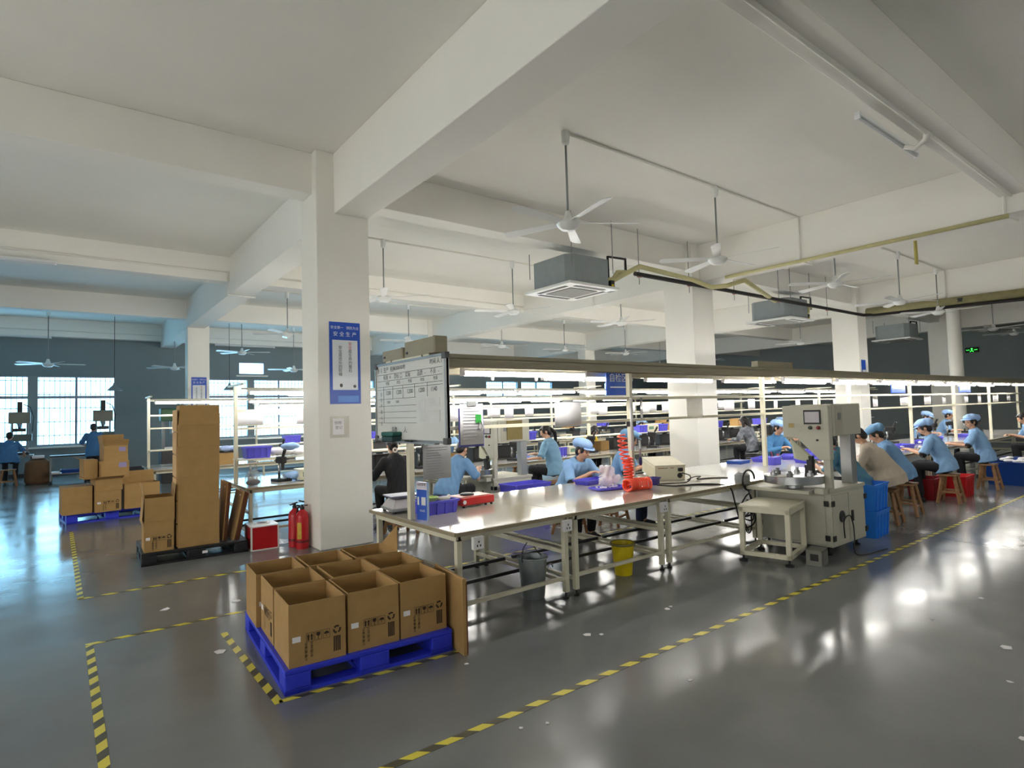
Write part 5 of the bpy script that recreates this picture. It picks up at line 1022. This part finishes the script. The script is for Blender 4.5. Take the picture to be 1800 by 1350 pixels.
put(scope(), L2, ['black bench tester with steel column on the second bench row, ' + ORD[i] + ' from the left' for i in range(20)], 'testers on the second row')
put(scope(), [(2.2 + 1.5 * i + rs.uniform(-.2, .2), 13.5 + rs.uniform(-.1, .15), T, rs.uniform(-.6, .6)) for i in range(12)], ['black bench tester on the third bench row, ' + ORD[i] + ' from the left' for i in range(12)], 'testers on the third row')
put(scope(), [(13. + 1.3 * i + rs.uniform(-.2, .2), 5.1 + rs.uniform(-.1, .1), T, rs.uniform(-.6, .6)) for i in range(7)], ['black bench tester far along the front bench, ' + ORD[i] + ' from the left' for i in range(7)], 'testers far along the front bench')
def monitor():
    t = thing('dark_case', 'x', 'case'); B().box(-.2, .2, -.12, .12, 0, .26).make('case', BLACK, t, bevel=.01); B().box(-.17, .17, -.124, -.12, .05, .22).make('front_plate', DARKM, t); B().box(-.06, .06, -.02, .02, .26, .29).make('handle', DARKM, t); return t
put(monitor(), [(3.2 + 1.0 * i + rs.uniform(-.25, .25), 9.45 + rs.uniform(-.1, .1), T, rs.uniform(-.3, .3)) for i in range(20)], ['black equipment case on the second bench row, ' + ORD[i] + ' from the left' for i in range(20)], 'black cases on the second row')
put(monitor(), [(2.9 + 1.1 * i + rs.uniform(-.25, .25), 13.7 + rs.uniform(-.1, .1), T, rs.uniform(-.3, .3)) for i in range(18)], ['black equipment case on the third bench row, ' + ORD[i] + ' from the left' for i in range(18)], 'black cases on the third row')
def instr():
    t = thing('test_instrument', 'x', 'instrument'); B().box(-.2, .2, -.14, .14, .012, .17).make('case', CREAM, t, bevel=.006); B().lathe([(.024, 0), (.02, .02), (0, .02)], 12, cap=False).make('dial', BLACK, t, 'auto').matrix_local = Matrix.Translation((.13, -.14, .1)) @ Matrix.Rotation(pi / 2, 4, 'X'); B().box(-.16, .02, -.143, -.14, .06, .13).make('meter', pm('meter_green', (110, 140, 120), .3), t)
    b = B(); [b.box(x, x + .02, y, y + .02, 0, .014) for x in (-.18, .16) for y in (-.12, .1)]; b.make('feet', BLACK, t); return t
put(instr(), [(2.95, 8.85, T, .05), (3.5, 13.45, T, .0), (3.9, 9.3, 1.12, .1), (5.3, 9.2, 1.12, .0), (8.4, 9.0, T, .2), (11.2, 9.2, 1.12, 0), (15.4, 9.0, T, .1), (17.6, 9.2, 1.12, 0), (6.9, 13.6, T, 0), (9.2, 13.86, 1.12, 0), (12.6, 13.6, T, .1), (16., 13.86, 1.12, 0)],
    ['cream test instrument on the second bench row, left of the thick column', 'cream test instrument on the third bench row, behind the tall cartons'] + ['cream test instrument on the ' + ('shelf' if z > 1 else 'worktop') + ' of the ' + r + ' bench row, ' + ORD[k] + ' from the left' for k, (r, z) in enumerate((('second', 1.1), ('second', 1.1), ('second', .7), ('second', 1.1), ('second', .7), ('second', 1.1), ('third', .7), ('third', 1.1), ('third', .7), ('third', 1.1)))], 'cream instruments on the rear rows')
bp_ = bin_('parts_bin', 'x', (0, 0, 0), 0, .36, .26, .17)
put(bp_, [(2.28, 9.2, 1.12, 0), (7.4, 9.2, 1.12, 0), (8.1, 9.0, T, .1), (10.9, 9.2, 1.12, 0), (11.6, 9.2, 1.12, 0), (13.8, 9.1, 1.12, 0), (16.2, 9.2, 1.12, 0), (19.5, 9.2, 1.12, 0), (4.2, 13.86, 1.12, 0), (6.2, 13.86, 1.12, 0), (8., 13.86, 1.12, 0), (11., 13.86, 1.12, 0), (14.5, 13.86, 1.12, 0)],
    ['violet parts bin on the shelf left of the thick column'] + ['violet parts bin on the rear bench rows, ' + ORD[i] + (' from the left, second row' if i < 7 else ' along the rows') for i in range(12)], 'violet bins on the rear rows')
tp = bin_('parts_tray', 'x', (0, 0, 0), 0, .42, .28, .07, ribs=False)
put(tp, [(9.3, 4.5, T, .1), (9.75, 5.0, T, .4), (10.4, 4.8, T, -.2), (9.1, 5.1, T, .1), (10.9, 5.2, T, .2), (12.3, 4.7, T, .1), (13.1, 4.5, T, -.2), (14.6, 4.6, T, .1), (16.0, 4.8, T, .3), (17.4, 4.6, T, 0)],
    ['violet parts tray on the glass bench behind the press, nearest', 'violet parts tray turned askew behind the press', 'violet parts tray in front of the person in the open jacket', 'violet tray beside the third upright behind the press'] + ['violet parts tray farther along the front bench, ' + ORD[i] + ' beyond the press' for i in range(6)], 'violet trays along the front bench')
t = thing('blue_folder', 'dark blue folder lying on the bench left of the third upright', 'folder', (8.55, 5.25, T), .1); B().box(-.16, .16, -.12, .12, 0, .05).make('cover', NAVYB, t, bevel=.004); B().box(-.15, .162, -.11, .11, .008, .042).make('pages', PAPER, t)
t = thing('tool_caddy', 'small violet box holding pens beside the third upright', 'caddy', (8.65, 4.72, T)); B().box(-.1, .1, -.07, .07, 0, .12).make('box', BINB, t, bevel=.004)
for k in range(3): B().tube([(-.05 + .04 * k, 0, .11), (-.07 + .05 * k, .02, .2)], .006, 6).make('pen', [BLACK, REDP, BLACK][k], t)
def heap(loc, n, spread, m, lb, name='cloth_heap', r=.09):
    t = thing(name, lb, 'cloth', loc); b = B(); rr = random.Random(int(loc[0] * 100))
    for _ in range(n): b.ell((rr.uniform(-spread, spread), rr.uniform(-.12, .12), r * .6 + rr.uniform(0, r * .5)), (r * 1.3, r, r * .6), None, 10, 6)
    remeshed(b, 'fabric', [m], .014, t, 3, .006); return t
heap((2.9, 9.25, 1.12), 14, .36, PAPER, 'white cloth heap on the shelf beside the violet bin, left of the column'); heap((2.65, 9.0, 1.2), 4, .08, CAPM, 'light blue cap lying on the shelf left of the thick column', 'cloth_bundle', .08)
heap((2.7, 8.95, T), 5, .1, CAPM, 'light blue cloth on the second bench row left of the column', 'folded_cloth'); heap((3.55, 8.75, T), 8, .16, pm('black_white_cloth', (60, 60, 64), .9, var=.9, scale=12), 'black and white cloth bundle on the second bench row by the column', 'cloth_bundle', .08)
heap((10.3, 4.55, T), 8, .25, PAPER, 'heap of white parts in bags behind the press', 'white_parts_heap', .05); heap((12.6, 4.5, T), 10, .4, PAPER, 'heap of white parts before the person behind the red crate', 'white_parts_heap', .04); heap((14.5, 4.5, T), 9, .35, PAPER, 'heap of white parts before the person looking over the shoulder', 'white_parts_heap', .04); heap((2.75, 13.45, T + .25), 5, .12, pm('blue_white_bag', (150, 170, 214), .6), 'blue and white bag in the carton behind the tall column', 'stuffed_bag', .08)
carton((2.45, 13.3, T), .05, .5, .36, .22, 'brown carton on the third bench row left of the tall column', name='bench_carton', op=False, labelcard=False)
t = thing('shopping_bag', 'clear carrier bag with dark contents on the near edge of the second bench row', 'bag', (2.10, 8.66, T)); rs2 = random.Random(8)
rings = [[Vector((r * cos(2 * pi * k / 16) * (1 + .15 * rs2.random()), r * .75 * sin(2 * pi * k / 16) * (1 + .15 * rs2.random()), z)) for k in range(16)] for z, r in ((0, .08), (.05, .115), (.12, .10), (.19, .06), (.23, .045))]
B().loft(rings, False).make('bag_film', pm('carrier_film', (200, 206, 214), .3, var=.03, alpha=.3), t, True); B().ell((0, 0, .05), (.095, .07, .045)).make('dark_contents', pm('dark_contents', (52, 34, 34), .6, var=.4, scale=20), t, True)
for s in (-1, 1): B().tube([(s * .04, 0, .2), (s * .05, 0, .26), (s * .035, .0, .29), (s * .02, 0, .26), (s * .02, 0, .21)], .010, 6).make('handle', pm('carrier_film', (200, 206, 214), .3), t, True)
t = thing('tray_scale', 'small grey box with a tray on the second bench row by the column', 'instrument', (3.2, 8.72, T)); B().box(-.2, .2, -.12, .12, 0, .06).make('base', pm('taupe_case', (120, 110, 100), .5), t, bevel=.01); B().box(-.22, .2, -.14, .1, .075, .085).make('tray', STEEL, t); B().box(-.03, .03, -.03, .03, .05, .08).make('post', DARKM, t)
cb = carton((0, 0, 0), 0, .34, .26, .2, 'x', name='bench_carton', op=False, tape_=True)
put(cb, [(4.9, 9.05, .0, .2), (5.4, 9.1, T, .1), (9.6, 9.25, T, .2), (12.1, 9.2, 1.12, 0), (14.9, 9.1, 1.12, 0), (18.4, 9.1, 1.12, 0), (8.8, 13.8, 1.12, 0), (12.8, 13.8, 1.12, 0), (5.3, 13.8, 1.12, 0), (17.5, 13.8, 1.12, 0)], ['small brown carton on the rear benches, ' + ORD[i] + (' from the left, second row' if i < 6 else ' counted along the third row') for i in range(10)], 'cartons on the rear rows')
# black and green stools/chairs by the rear rows
for i, (x, y) in enumerate(((8.3, 8.1), (10.3, 8.1), (15.0, 8.0), (5.2, 10.5), (8.2, 10.5))): stool(x, y, .2 * i, 'empty wooden stool by the second bench row')['group'] = 'empty stools of the second row'
t = thing('office_chair', 'black padded chair under the person in the camouflage jacket', 'chair', (13.3, 7.72, 0), .1); B().lathe([(0, .44), (.2, .44), (.22, .46), (.21, .49), (0, .5)], 20, cap=False).make('seat', BLACK, t, 'auto'); B().tube([(0, 0, .08), (0, 0, .45)], .03, 10).make('post', STEEL, t)
for k in range(5): a = 2 * pi * k / 5; B().bar((0, 0, .08), (.26 * cos(a), .26 * sin(a), .05), .04, .03).make('leg', BLACK, t); B().ell((.26 * cos(a), .26 * sin(a), .028), (.028, .028, .028)).make('caster', BLACK, t, True)
B().prism([(-.19, 0), (.19, 0), (.2, .2), (.12, .3), (-.12, .3), (-.2, .2)], .04, Matrix.Translation((0, -.24, .58)) @ Matrix.Rotation(pi / 2, 4, 'X')).make('backrest', BLACK, t, bevel=.01); B().box(-.03, .03, -.27, -.2, .46, .7).make('back_bracket', DARKM, t)
